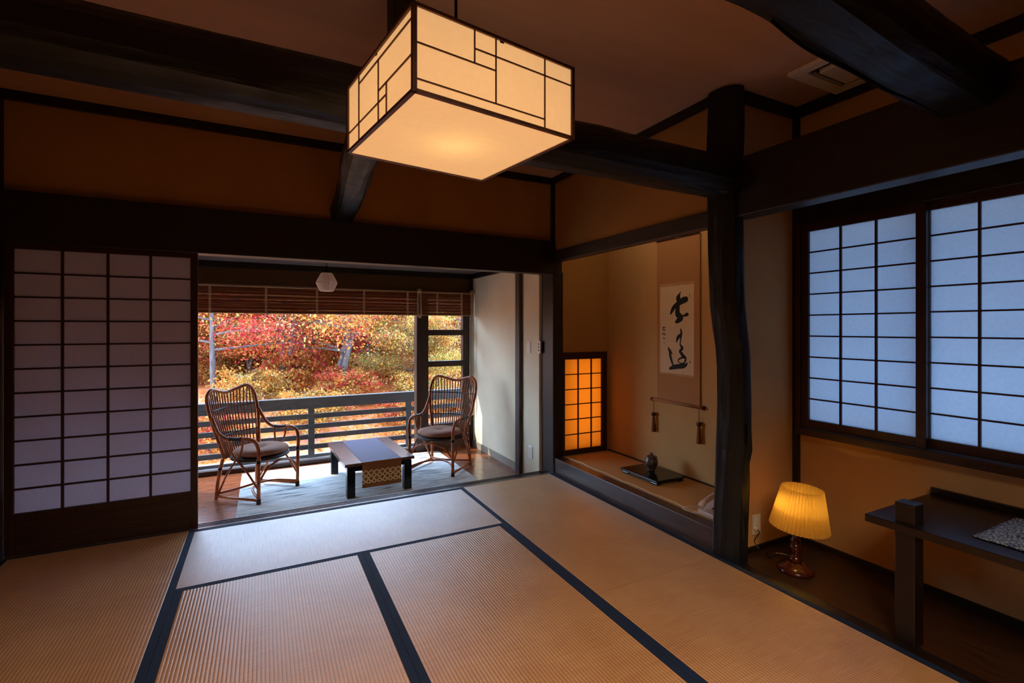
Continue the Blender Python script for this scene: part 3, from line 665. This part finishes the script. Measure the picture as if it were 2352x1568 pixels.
for st in strokes:
    ink = inks['upper brushed character' if layer < 5 else 'middle and lower brushed characters' if layer < 13 else 'small brushed signature']
    layer += 1; xx = -.0036 - .00004 * layer
    P = [Vector((0, y, z)) for y, z, w in st]; Q = spline(P, 6)
    ws = []
    for i in range(len(st) - 1):
        for k in range(6): ws.append(st[i][2] + (st[i + 1][2] - st[i][2]) * k / 6)
    ws.append(st[-1][2]); L = []; Rr = []
    n_ = 10
    for i, q in enumerate(Q):     # brush dabs joined by ribbons
        tn = (Q[min(i + 1, len(Q) - 1)] - Q[max(i - 1, 0)]).normalized(); nn = Vector((0, -tn.z, tn.y)); w = ws[i] * .56 * (1 + .10 * mnoise.noise(q * 90))
        L.append(q + nn * w); Rr.append(q - nn * w)
    vs = []
    for a, b_ in zip(L, Rr): vs += [(xx, a.y - 2.9, a.z - .71), (xx, b_.y - 2.9, b_.z - .71)]
    ink.add(vs, [(2 * i, 2 * i + 2, 2 * i + 3, 2 * i + 1) for i in range(len(Q) - 1)])
    for q, w in ((Q[0], ws[0]), (Q[-1], ws[-1])):
        ink.add([(xx - .00001, q.y - 2.9 + w * .55 * math.cos(2 * PI * k / 12), q.z - .71 + w * .55 * math.sin(2 * PI * k / 12)) for k in range(12)], [tuple(range(12))])
for nm, ink in inks.items(): ink.build('brush_writing', INK, sc, label=nm)
B(MB(), 2.765, 2.775, 1.57, 1.60, XS - .0036, XS - .0034).build('seal', simple('faded_seal', lin(176, 140, 110), .8, .2), sc, label='small faded seal')
for y in (3.157, 2.671):
    w = thing('scroll_weight', 'tasselled scroll weight hanging from the ' + ('left' if y > 3 else 'right') + ' end of the scroll rod', 'scroll weight', (XS - .012, y, .44), 0, 'scroll weights')
    MB().tube([(0, -.003, .165), (0, -.005, .25), (0, -.003, .272), (0, .003, .272), (0, .005, .25), (0, .003, .165)], .0016, 5).build('cord', TASSEL, w)
    MB().lathe([(0, .131), (.012, .133), (.02, .142), (.022, .152), (.018, .163), (0, .168)], n=16).build('bead', MAHOG, w)
    MB().lathe([(0, .13), (.008, .13), (.012, .118), (.014, .07), (.018, .008), (.014, 0), (0, 0)], n=14, wob=lambda k, z: 1 + .12 * (k % 2)).build('tassel', TASSEL, w)

# ------------------------------------------------------------------ dais, jar, phone in the recess
ds = thing('display_stand', 'low black lacquered display stand on the recess floor', 'display stand', (2.776, 2.964, .139))
MB().box(-.148, .148, -.212, .212, .022, .038).build('top', BLACK, ds, bevel=.006, seg=3)
MB().box(-.138, .138, -.20, .20, .014, .022).build('lower_board', BLACK, ds, bevel=.003)
for sx in (-1, 1):
    for sy in (-1, 1): MB().box(sx * .115 - .022, sx * .115 + .022, sy * .165 - .035, sy * .165 + .035, 0, .014).build('foot', BLACK, ds, bevel=.004)
jr = thing('incense_jar', 'small dark stoneware lidded jar on the black stand', 'jar', (2.79, 2.985, .1775))
MB().lathe([(0, 0), (.026, 0), (.03, .008), (.028, .014), (.048, .045), (.053, .07), (.05, .09), (.04, .102), (.042, .108), (0, .108)], n=28).build('body', CERAMIC, jr)
MB().lathe([(.046, .108), (.047, .113), (.03, .124), (.012, .130), (.01, .134), (.014, .139), (.01, .145), (0, .146)], n=28).build('lid', CERAMIC, jr)
ph = thing('telephone', 'beige corded telephone half hidden behind the hewn post', 'telephone', (2.585, 2.145, .139), 0)
bodyp = [(-.105, 0), (-.105, .028), (-.05, .04), (.06, .07), (.105, .075), (.105, 0)]
vs = [(x, -.095, z) for x, z in bodyp] + [(x, .095, z) for x, z in bodyp]; n = 6
MB().add(vs, [tuple(range(n)), tuple(range(2 * n - 1, n - 1, -1))] + [(i, n + i, n + (i + 1) % n, (i + 1) % n) for i in range(n)]).build('base', PINKCREAM, ph, bevel=.006); phb = [c for c in COL.objects if c.parent == ph][-1]
hd = spline([(-.115, .06, .055), (-.07, .06, .085), (0, .06, .108), (.07, .06, .118), (.105, .06, .105)], 8)
MB().tube(hd, [.020 if (i < 7 or i > 25) else .0145 for i in range(len(hd))], 12).build('handset', PINKCREAM, ph)
for i in range(3):
    for j in range(4): MB().box(-.06 + j * .026, -.043 + j * .026, -.06 + i * .028, -.04 + i * .028, .045 + j * .007, .054 + j * .007).build('key', GREYM, phb)
coil = [(-.112 - .012 * u + .055 * -math.sin(u * PI), .06 + .16 * u * (1 - u) * 2 + .02 * u, .045 * (1 - u) + .006) for u in [i / 40 for i in range(41)]]
coil2 = [(p[0] + .004 * math.cos(i * 2.4), p[1] + .004 * math.sin(i * 2.4), p[2]) for i, p in enumerate(spline(coil, 5))]
MB().tube(coil2, .0028, 5).build('handset_cord', PINKCREAM, ph)
wire = [(-.10 - .006 * math.sin(i * .9), .09 + i * .049, .004 + .001 * math.sin(i * 2)) for i in range(32)]
MB().tube(spline(wire, 4), .0036, 6).build('line_cord', STRING, ph, label='long twisted pale wire lying along the recess edge')

# ------------------------------------------------------------------ table lamp
tl = thing('table_lamp', 'small table lamp with glowing yellow pleated shade standing on the alcove floor', 'table lamp', (2.605, 1.672, -.001))
MB().lathe([(0, 0), (.088, 0), (.092, .006), (.088, .016), (.07, .026), (.052, .034), (.045, .044), (.03, .05), (0, .05)], n=36).build('base', MAHOG, tl)
MB().lathe([(.0, .05), (.032, .05), (.036, .062), (.03, .075), (.022, .085), (.026, .10), (.03, .125), (.026, .145), (.018, .152), (.026, .160), (.026, .166), (.018, .174), (.020, .20), (.016, .235), (.02, .25), (.026, .262), (.014, .268), (.012, .30), (0, .30)], n=24).build('stem', MAHOG, tl)
NP = 46
sh = MB(); vs = []
for z, r in ((.238, .142), (.31, .128), (.38, .114), (.448, .100), (.455, .099)):
    for k in range(NP * 2):
        w = PI * k / NP; rr = r * (1 + (.045 if k % 2 else -.02)); vs.append((rr * math.cos(w), rr * math.sin(w), z))
m = NP * 2
sh.add(vs, [(j * m + k, j * m + (k + 1) % m, (j + 1) * m + (k + 1) % m, (j + 1) * m + k) for j in range(4) for k in range(m)])
so = sh.build('lamp_shade', SHADE, tl); so.rotation_euler = (math.radians(3), math.radians(3), 0)
MB().lathe([(0, .30), (.012, .30), (.024, .33), (.026, .35), (.018, .372), (0, .378)], n=16).build('bulb', paper('bulb_glass', lin(255, 235, 190), .7), tl)
cd = spline([(.03, .03, .055), (-.02, .09, .06), (-.055, .10, .045), (-.04, .13, .02), (-.065, .12, .06), (-.05, .15, .03), (-.06, .18, .06), (-.055, .21, .09), (.01, .225, .12), (.0, .235, .135)], 8)
MB().tube(cd, .0024, 5).build('power_cord', BLACK, tl)
MB().tube([(.0, .235, .135), (.012, .256, .14)], .011, 10).build('plug', CREAM, tl, label='cream plug')
point_light('table_lamp_light', (0, 0, .36), 10, (1, .68, .24), .02, tl)
def plate(name, label, cat, loc, rz, w, hgt, extra):
    t = thing(name, label, cat, loc, rz)
    return MB().box(-w / 2, w / 2, -.007, 0, -hgt / 2, hgt / 2).build('cover_plate', CREAM if extra != 'white' else WHITE, t, bevel=.002)
p_ = plate('wall_outlet', 'cream wall outlet low on the partition behind the table lamp', 'outlet', (2.628, 1.93, .155), 0, .07, .118, '')
MB().box(-.02, .02, -.009, -.007, -.045, .045).build('socket', WHITE, p_)
p_ = plate('wall_outlet', 'white wall outlet low on the cream wall by the veranda', 'outlet', (XV, 4.16, .115), -PI / 2, .075, .118, 'white')
MB().box(-.02, .02, -.009, -.007, -.045, .045).build('socket', CREAM, p_)
p_ = plate('wall_switch', 'cream light switch plate, the one nearer the weathered post', 'switch', (XV, 4.195, 1.14), -PI / 2, .075, .118, '')
for z in (-.025, .0, .025): MB().box(-.018, .018, -.0095, -.007, z - .009, z + .009).build('rocker', WHITE, p_)
p_ = plate('wall_switch', 'narrow cream switch plate, the one nearer the dark corner post', 'switch', (XV, 3.955 + .04, 1.145), -PI / 2, .058, .118, '')
for z in (-.028, .002, .03): MB().box(-.012, .012, -.0095, -.007, z - .009, z + .009).build('rocker', simple('grey_rocker', lin(150, 140, 126), .4, .4), p_)

# ------------------------------------------------------------------ desk
dk = thing('writing_desk', 'low dark wooden desk with a through tenon post along the alcove window wall', 'desk', (2.38, -.25, -.001))
MB().box(0, .604, 0, 1.462, .473, .507).build('desktop', DESKW, dk, bevel=.003)
MB().box(.585, .604, 0, 1.462, .507, .536).build('back_lip', DESKW, dk, bevel=.002)
MB().box(.02, .092, 1.283, 1.356, .0, .592).build('leg', DESKWZ, dk, bevel=.003, label='square front post rising through the desktop')
MB().box(.02, .092, .10, .173, .0, .592).build('leg', DESKWZ, dk, bevel=.003)
mt = MB(); vs = []; nx, ny = 24, 40
for j in range(ny + 1):
    for i in range(nx + 1):
        x = .41 * i / nx; y = .88 * j / ny
        vs.append((x + .004 * mnoise.noise(Vector((0, y * 30, 1))), y + .004 * mnoise.noise(Vector((x * 30, 3, 1))), .003 + .0025 * mnoise.noise(Vector((x * 14, y * 14, 0)))))
mt.add(vs, [(j * (nx + 1) + i, j * (nx + 1) + i + 1, (j + 1) * (nx + 1) + i + 1, (j + 1) * (nx + 1) + i) for j in range(ny) for i in range(nx)], True)
o = mt.build('desk_mat', DESKMAT, loc=(2.486, .0, .5065), label='indigo and white woven mat lying on the desk', cat='mat')
sd = o.modifiers.new('thick', 'SOLIDIFY'); sd.thickness = .003; sd.offset = 1

# ------------------------------------------------------------------ ceiling air conditioner
ac = thing('ceiling_air_conditioner', 'cream ceiling cassette air conditioner partly hidden by the log beam', 'air conditioner', (2.755, 1.435, CZ))
fr = MB(); a = .228; b_ = .165; c_ = .125
for x0, x1, y0, y1 in ((-a, a, b_, a + .006), (-a, a, -a, -b_), (-a, -b_, -b_, b_), (b_, a, -b_, b_)): fr.box(x0, x1, y0, y1, -.022, 0)
fr.build('fascia', CREAM, ac, bevel=.004)
MB().box(-b_, b_, -b_, b_, -.006, 0).build('vent_slot', BLACK, ac)
MB().box(-c_, c_, -c_, c_, -.03, -.006).build('intake_panel', CREAM, ac, bevel=.006)
for s_ in (-1, 1): MB().box(-c_, c_, s_ * .15 - .002, s_ * .15 + .002, -.022, -.008).build('louver', CREAM, ac)

# ------------------------------------------------------------------ outside
struct('deck', MB().box(-4, 6, YV + .09, 6.5, -.27, -.222), simple('weathered_deck', lin(150, 150, 156), .6, .4, .1, 8, (1, 9, 9)), 'weathered balcony deck outside the window', 'deck')
rl = thing('balcony_railing', 'dark wooden balcony railing with horizontal slats outside the window', 'railing', (0, 6.3, -.22))
MB().box(-4, 6, -.04, .05, .585, .715).build('top_rail', RAILW, rl, bevel=.006)
for i in range(5):
    z = .46 - i * .122
    MB().box(-4, 6, -.012, .016, z, z + .058).build('slat', RAILW, rl, bevel=.003)
for x in (-3.2, -1.95, -.74, .48, 1.66, 2.9, 4.2): MB().box(x, x + .07, -.03, .03, 0, .6).build('post', RAILW, rl, bevel=.004)

def hill(x, y):
    ys = [5, 7, 11, 20, 30, 45, 70]; zs = [-1.6, -1.3, -.1, .6, 1.2, 2.2, 3.6]
    return float(np.interp(y, ys, zs)) + .25 * mnoise.noise(Vector((x * .15, y * .15, 0)))
gm = MB(); vs = []; xs = np.linspace(-30, 50, 60); ys = np.linspace(6.6, 70, 50)
for y in ys:
    for x in xs: vs.append((x, y, hill(x, y)))
gm.add(vs, [(j * 60 + i, j * 60 + i + 1, (j + 1) * 60 + i + 1, (j + 1) * 60 + i) for j in range(49) for i in range(59)], True)
struct('ground', gm, LITTER, 'hillside covered with fallen autumn leaves', 'ground')
rd = MB(); vs = []
for i in range(41):
    x = -2.2 + i * .07; y = 14.6 + .25 * math.sin(i * .3)
    for d in (0, 1.3): vs.append((x, y + d, hill(x, y + d) + .12))
rd.add(vs, [(2 * i, 2 * i + 2, 2 * i + 3, 2 * i + 1) for i in range(40)], True)
struct('road', rd, ROADM, 'pale paved patch on the hillside behind the left trees', 'road')

PAL = {'red': [(230, 74, 70), (238, 106, 84), (216, 66, 84), (244, 140, 104)], 'orange': [(246, 146, 68), (250, 176, 88), (240, 116, 60), (252, 196, 112)],
       'gold': [(246, 200, 100), (238, 178, 84), (250, 220, 140), (220, 186, 104)], 'pale': [(222, 196, 150), (196, 166, 128), (230, 168, 130), (206, 186, 160)], 'green': [(150, 158, 70), (110, 136, 66), (176, 170, 84), (206, 178, 84)]}
def tree_meshes(seed, mix, height, crown, nleaf, stems, leaf=.028, trunk_r=.06, low=.08, fat=.5):
    rnd = random.Random(seed); rng = np.random.default_rng(seed)
    tr = MB(); tips = []
    for s in range(stems):
        an = rnd.uniform(0, 2 * PI); lean = rnd.uniform(.0, .03) if stems == 1 else rnd.uniform(.10, .2)
        pts = [Vector((0, 0, -.3))]
        for k in range(1, 7):
            z = height * k / 6
            pts.append(Vector((math.cos(an) * lean * z + rnd.uniform(-.06, .06), math.sin(an) * lean * z + rnd.uniform(-.06, .06), z)))
        sp = spline(pts, 4); n = len(sp)
        tr.tube(sp, [trunk_r * (1 - .8 * i / n) for i in range(n)], 7)
        nb = rnd.randint(11, 14)
        for b in range(nb):
            i = int(n * (low + (.96 - low) * b / nb)); p = sp[min(i, n - 1)]; a = b * 2.4 + rnd.uniform(-.5, .5)
            L = crown * rnd.uniform(.55, 1.05) * (1 - .35 * b / nb); rise = rnd.uniform(.05, .35)
            q = [p, p + Vector((math.cos(a) * L * .4, math.sin(a) * L * .4, L * rise * .5)), p + Vector((math.cos(a + .2) * L * .75, math.sin(a + .2) * L * .75, L * rise * .8)), p + Vector((math.cos(a + .1) * L, math.sin(a + .1) * L, L * rise * .85))]
            qs = spline(q, 4); r0 = trunk_r * fat * (1 - .5 * b / nb)
            tr.tube(qs, [r0 * (1 - .8 * j / len(qs)) for j in range(len(qs))], 5)
            tips += [(qs[j], L * .33) for j in range(4, len(qs), 2)]
            for e in range(2):
                a2 = a + rnd.choice((-1, 1)) * rnd.uniform(.5, 1.0); st = qs[len(qs) // 2 + e]
                en = st + Vector((math.cos(a2), math.sin(a2), .25)) * L * .5
                tr.tube([st, (st + en) / 2 + Vector((0, 0, .05)), en], [r0 * .4, r0 * .3, r0 * .1], 4)
                tips += [(en, L * .3), ((st + en) / 2, L * .28)]
    T = np.array([(*t, r) for t, r in tips])
    per = rng.integers(0, len(T), nleaf)
    off = rng.normal(0, 1, (nleaf, 3)) * T[per, 3:4] * np.array([.55, .55, .34])
    C = T[per, :3] + off
    a = rng.normal(0, 1, (nleaf, 3)); a /= np.linalg.norm(a, axis=1, keepdims=True)
    b = np.cross(a, rng.normal(0, 1, (nleaf, 3)) + np.array([0, 0, .01])); b /= np.linalg.norm(b, axis=1, keepdims=True)
    sz = leaf * rng.uniform(.6, 1.3, (nleaf, 1))
    V = np.stack([C - a * sz, C + b * sz * .55 - a * sz * .1, C + a * sz, C - b * sz * .55 - a * sz * .1], 1).reshape(-1, 3)
    me = bpy.data.meshes.new('foliage')
    me.vertices.add(nleaf * 4); me.vertices.foreach_set('co', V.ravel())
    me.loops.add(nleaf * 4); me.loops.foreach_set('vertex_index', np.arange(nleaf * 4))
    me.polygons.add(nleaf); me.polygons.foreach_set('loop_start', np.arange(nleaf) * 4); me.polygons.foreach_set('loop_total', np.full(nleaf, 4))
    me.update()
    pals = [np.array([lin(*c) for c in PAL[m]]) for m, w in mix]; ws = np.array([w for m, w in mix], float); ws /= ws.sum()
    # colour drifts by branch tip so that patches read
    hz = np.clip(T[:, 2] / height, 0, 1.3)
    bias = np.array([[1, 0][m == 'red'] for m, w in mix]); tipmix = np.zeros(len(T), int)
    for i in range(len(T)):
        q = ws * np.where(bias == 1, 1.6 - hz[i], .35 + 1.5 * hz[i]); tipmix[i] = rng.choice(len(mix), p=q / q.sum())
    pick = np.where(rng.random(nleaf) < .9, tipmix[per], rng.choice(len(mix), nleaf, p=ws))
    cc = np.zeros((nleaf, 4))
    for i, pl in enumerate(pals):
        w = np.where(pick == i)[0]; cc[w] = pl[rng.integers(0, 4, len(w))]
    cc[:, :3] *= rng.uniform(.7, 1.1, (nleaf, 1)) * rng.uniform(.5, 1.05, (len(T), 1))[per]; cc = np.clip(cc * .85, 0, 1); cc[:, 3] = 1
    at = me.color_attributes.new('Col', 'FLOAT_COLOR', 'CORNER'); at.data.foreach_set('color', np.repeat(cc, 4, 0).astype(np.float32).ravel())
    me.materials.append(LEAF)
    tm = tr.build('trunk', BARK).data
    bpy.data.objects.remove(bpy.data.objects['trunk'])
    return tm, me
protos = {
 'tall_red': tree_meshes(31, [('red', 5), ('orange', 2), ('pale', 1)], 3.2, 1.7, 15000, 1, trunk_r=.062, low=.34, fat=.4),
 'tall_gold': tree_meshes(32, [('gold', 3), ('orange', 3), ('red', 1)], 3.2, 1.8, 15000, 2, trunk_r=.058, low=.3, fat=.42),
 'tall_orange': tree_meshes(35, [('orange', 4), ('red', 3), ('gold', 2)], 3.2, 1.9, 16000, 2, trunk_r=.07, low=.3, fat=.42),
 'bush': tree_meshes(41, [('orange', 3), ('red', 2), ('gold', 2)], .75, .75, 9000, 3, leaf=.03, trunk_r=.02),
 'gold_bush': tree_meshes(42, [('gold', 4), ('orange', 3), ('pale', 1)], .75, .75, 9000, 3, leaf=.03, trunk_r=.02),
 'red': tree_meshes(11, [('red', 5), ('orange', 2), ('gold', 2), ('pale', 1)], 2.5, 1.6, 40000, 1, trunk_r=.055),
 'orange': tree_meshes(12, [('orange', 3), ('gold', 3), ('red', 3), ('green', 1)], 2.5, 1.7, 44000, 2, trunk_r=.05),
 'gold': tree_meshes(13, [('gold', 4), ('orange', 2), ('pale', 2), ('green', 1.5)], 2.4, 1.6, 42000, 2, trunk_r=.045),
 'pale': tree_meshes(14, [('pale', 4), ('gold', 1), ('red', 1)], 2.6, 1.7, 26000, 1, leaf=.024, trunk_r=.045),
 'green': tree_meshes(15, [('green', 4), ('gold', 2), ('orange', 1)], 1.5, 1.2, 34000, 2, trunk_r=.05)}
def plant(kind, x, y, sc_, rz, label, group='autumn maples on the hillside'):
    t = thing('maple_tree', label, 'tree', (x, y, hill(x, y)), rz, group); t.scale = (sc_, sc_, sc_)
    for nm, me in zip(('trunk', 'foliage'), protos[kind]):
        o = bpy.data.objects.new(nm, me); COL.objects.link(o); o.parent = t
        if nm == 'foliage': o['kind'] = 'stuff'
FAR = 'one of the many distant autumn trees massed on the upper hillside'
plant('tall_red', -.80, 10.4, 1.0, .3, 'red maple with a straight grey trunk at the left edge of the window')
plant('tall_gold', .40, 11.0, 1.0, 1.2, 'golden orange forked maple left of the window centre')
plant('tall_orange', 1.45, 10.5, 1.0, 2.2, 'orange maple with a twin trunk near the window centre')
plant('pale', 4.1, 11.8, 1.1, .8, 'pale thin leaved tree seen through the narrow right window')
plant('gold', 3.0, 10.6, .8, 4.0, 'yellow tinged maple just left of the wide window post')
plant('red', -1.0, 12.9, 1.05, .4, 'dense red maple behind the straight grey trunk')
plant('gold', .9, 13.2, 1.0, 1.9, 'dense golden maple behind the forked golden one')
plant('red', 2.4, 12.9, 1.0, 5.0, 'scarlet maple behind the twin trunked orange one')
plant('orange', -.3, 12.9, .95, 3.3, 'orange maple low behind the gap between the two left trunks')
plant('green', .0, 14.2, 1.0, .5, 'olive green shrub beside the pale road')
FARS = [('orange', -3.0, 12.4, 1.05), ('gold', -4.6, 13.2, 1.1), ('red', -6.4, 14.5, 1.1), ('orange', 5.6, 12.6, 1.05), ('red', -3.6, 14.5, 1.06), ('orange', -1.8, 16.5, 1.09), ('red', .9, 16.8, 1.06), ('orange', 2.6, 14.4, 1.06), ('red', 3.6, 16.5, 1.12), ('gold', 5.4, 15.2, 1.06),
        ('red', -4.5, 20, 1.12), ('gold', -2.2, 21, 1.12), ('orange', .2, 20.5, 1.12), ('red', 2.2, 21, 1.12), ('pale', 4.6, 20.5, 1.12), ('red', 6.8, 20.5, 1.12), ('pale', 8.6, 19.5, 1.12), ('gold', -.4, 17.6, 1.00), ('orange', 4.6, 17.9, 1.06), ('red', 1.9, 18.2, 1.00),
        ('orange', -4, 27, 1.42), ('red', -.6, 27.5, 1.42), ('gold', 2.4, 28, 1.42), ('red', 5.6, 27, 1.42), ('pale', 9, 27, 1.42), ('orange', 12.5, 27, 1.42)]
for i, (k, x, y, s_) in enumerate(FARS): plant(k, x, y, s_, i * 1.31, FAR, 'distant autumn trees')
# low shrubs seen between the railing slats
SHR = [('bush', -.7, 8.9, 0.75, 'low orange and red shrub behind the railing at the left chair'), ('gold_bush', .75, 9.2, 0.83, 'low golden shrub behind the railing left of the table'),
       ('bush', 2.3, 9.0, 0.75, 'low orange red shrub behind the railing right of the table'), ('bush', 3.9, 9.4, 0.79, 'low orange shrub below the narrow right window'),
       ('gold_bush', -.2, 10.2, 0.87, 'golden shrub at the foot of the straight grey trunk'), ('bush', 1.5, 10.1, 0.87, 'orange shrub in front of the twin trunked maple'),
       ('gold_bush', 2.9, 10.0, 0.83, 'golden shrub just left of the wide window post'), ('bush', .6, 11.3, 0.95, 'orange red shrub farther back between the two nearest maples')]
for i, (k, x, y, s_, lb_) in enumerate(SHR):
    plant(k, x, y, s_, i * 2.0, lb_, 'low shrubs behind the railing')
# eave outside the alcove window, ground on that side
struct('eave', MB().box(3.08, 3.7, -2.3, 3.9, 1.99, 2.06), DARK['y'], 'wooden eave outside the alcove window', 'eave')
struct('wall_daylight_blocker', MB().box(4.3, 4.4, -3, 5, -3, 2.6), simple('daylight_blocker', lin(124, 138, 152), .9, .2), 'added wall blocking daylight outside the alcove window', 'wall')  # unseen wall added to dim and tint daylight on the alcove paper
struct('roof', MB().box(-3, 3.2, 3.9, 6.5, 2.08, 2.16), DARK['x'], 'veranda roof with a short eave', 'roof')

# ------------------------------------------------------------------ light
w = bpy.data.worlds.new('sky'); SC.world = w; w.use_nodes = True
nt = w.node_tree; nt.nodes.clear()
tc = nt.nodes.new('ShaderNodeTexCoord'); sx = nt.nodes.new('ShaderNodeSeparateXYZ'); rp = nt.nodes.new('ShaderNodeValToRGB'); bg = nt.nodes.new('ShaderNodeBackground'); ou = nt.nodes.new('ShaderNodeOutputWorld')
nt.links.new(tc.outputs['Generated'], sx.inputs[0]); nt.links.new(sx.outputs['Z'], rp.inputs['Fac'])
rp.color_ramp.elements[0].position = 0; rp.color_ramp.elements[0].color = (.50, .66, .86, 1)
rp.color_ramp.elements[1].position = .6; rp.color_ramp.elements[1].color = (.42, .66, 1.0, 1)
nt.links.new(rp.outputs['Color'], bg.inputs['Color']); bg.inputs['Strength'].default_value = 15.0; nt.links.new(bg.outputs[0], ou.inputs[0])
sun = bpy.data.lights.new('sun', 'SUN'); sun.energy = 7; sun.angle = math.radians(.6); sun.color = (1, .93, .82)
so = bpy.data.objects.new('sun', sun); COL.objects.link(so)
so.rotation_euler = Vector((.62, -.42, -.66)).to_track_quat('-Z', 'Y').to_euler()
area_light('added_fill_behind_viewer', (.3, -.6, 2.6), (math.radians(18), 0, 0), 1.6, 80, (1, .79, .57), spread=math.radians(102))  # added warm fill to brighten the floor, not a fitting of the room
area_light('added_recess_fill', (2.62, 2.9, 2.46), (0, math.radians(-12), 0), .2, 1.8, (1, .78, .5), size_y=1.2)  # added weak fill that lifts the recess walls, no real fitting

SC.view_settings.view_transform = 'Standard'
SC.view_settings.look = 'None'
SC.view_settings.exposure = 0
SC.cycles.max_bounces = 6
SC.cycles.diffuse_bounces = 3
SC.cycles.glossy_bounces = 2
SC.cycles.adaptive_threshold = .03
SC.cycles.transparent_max_bounces = 8
SC.cycles.caustics_reflective = False
SC.cycles.caustics_refractive = False
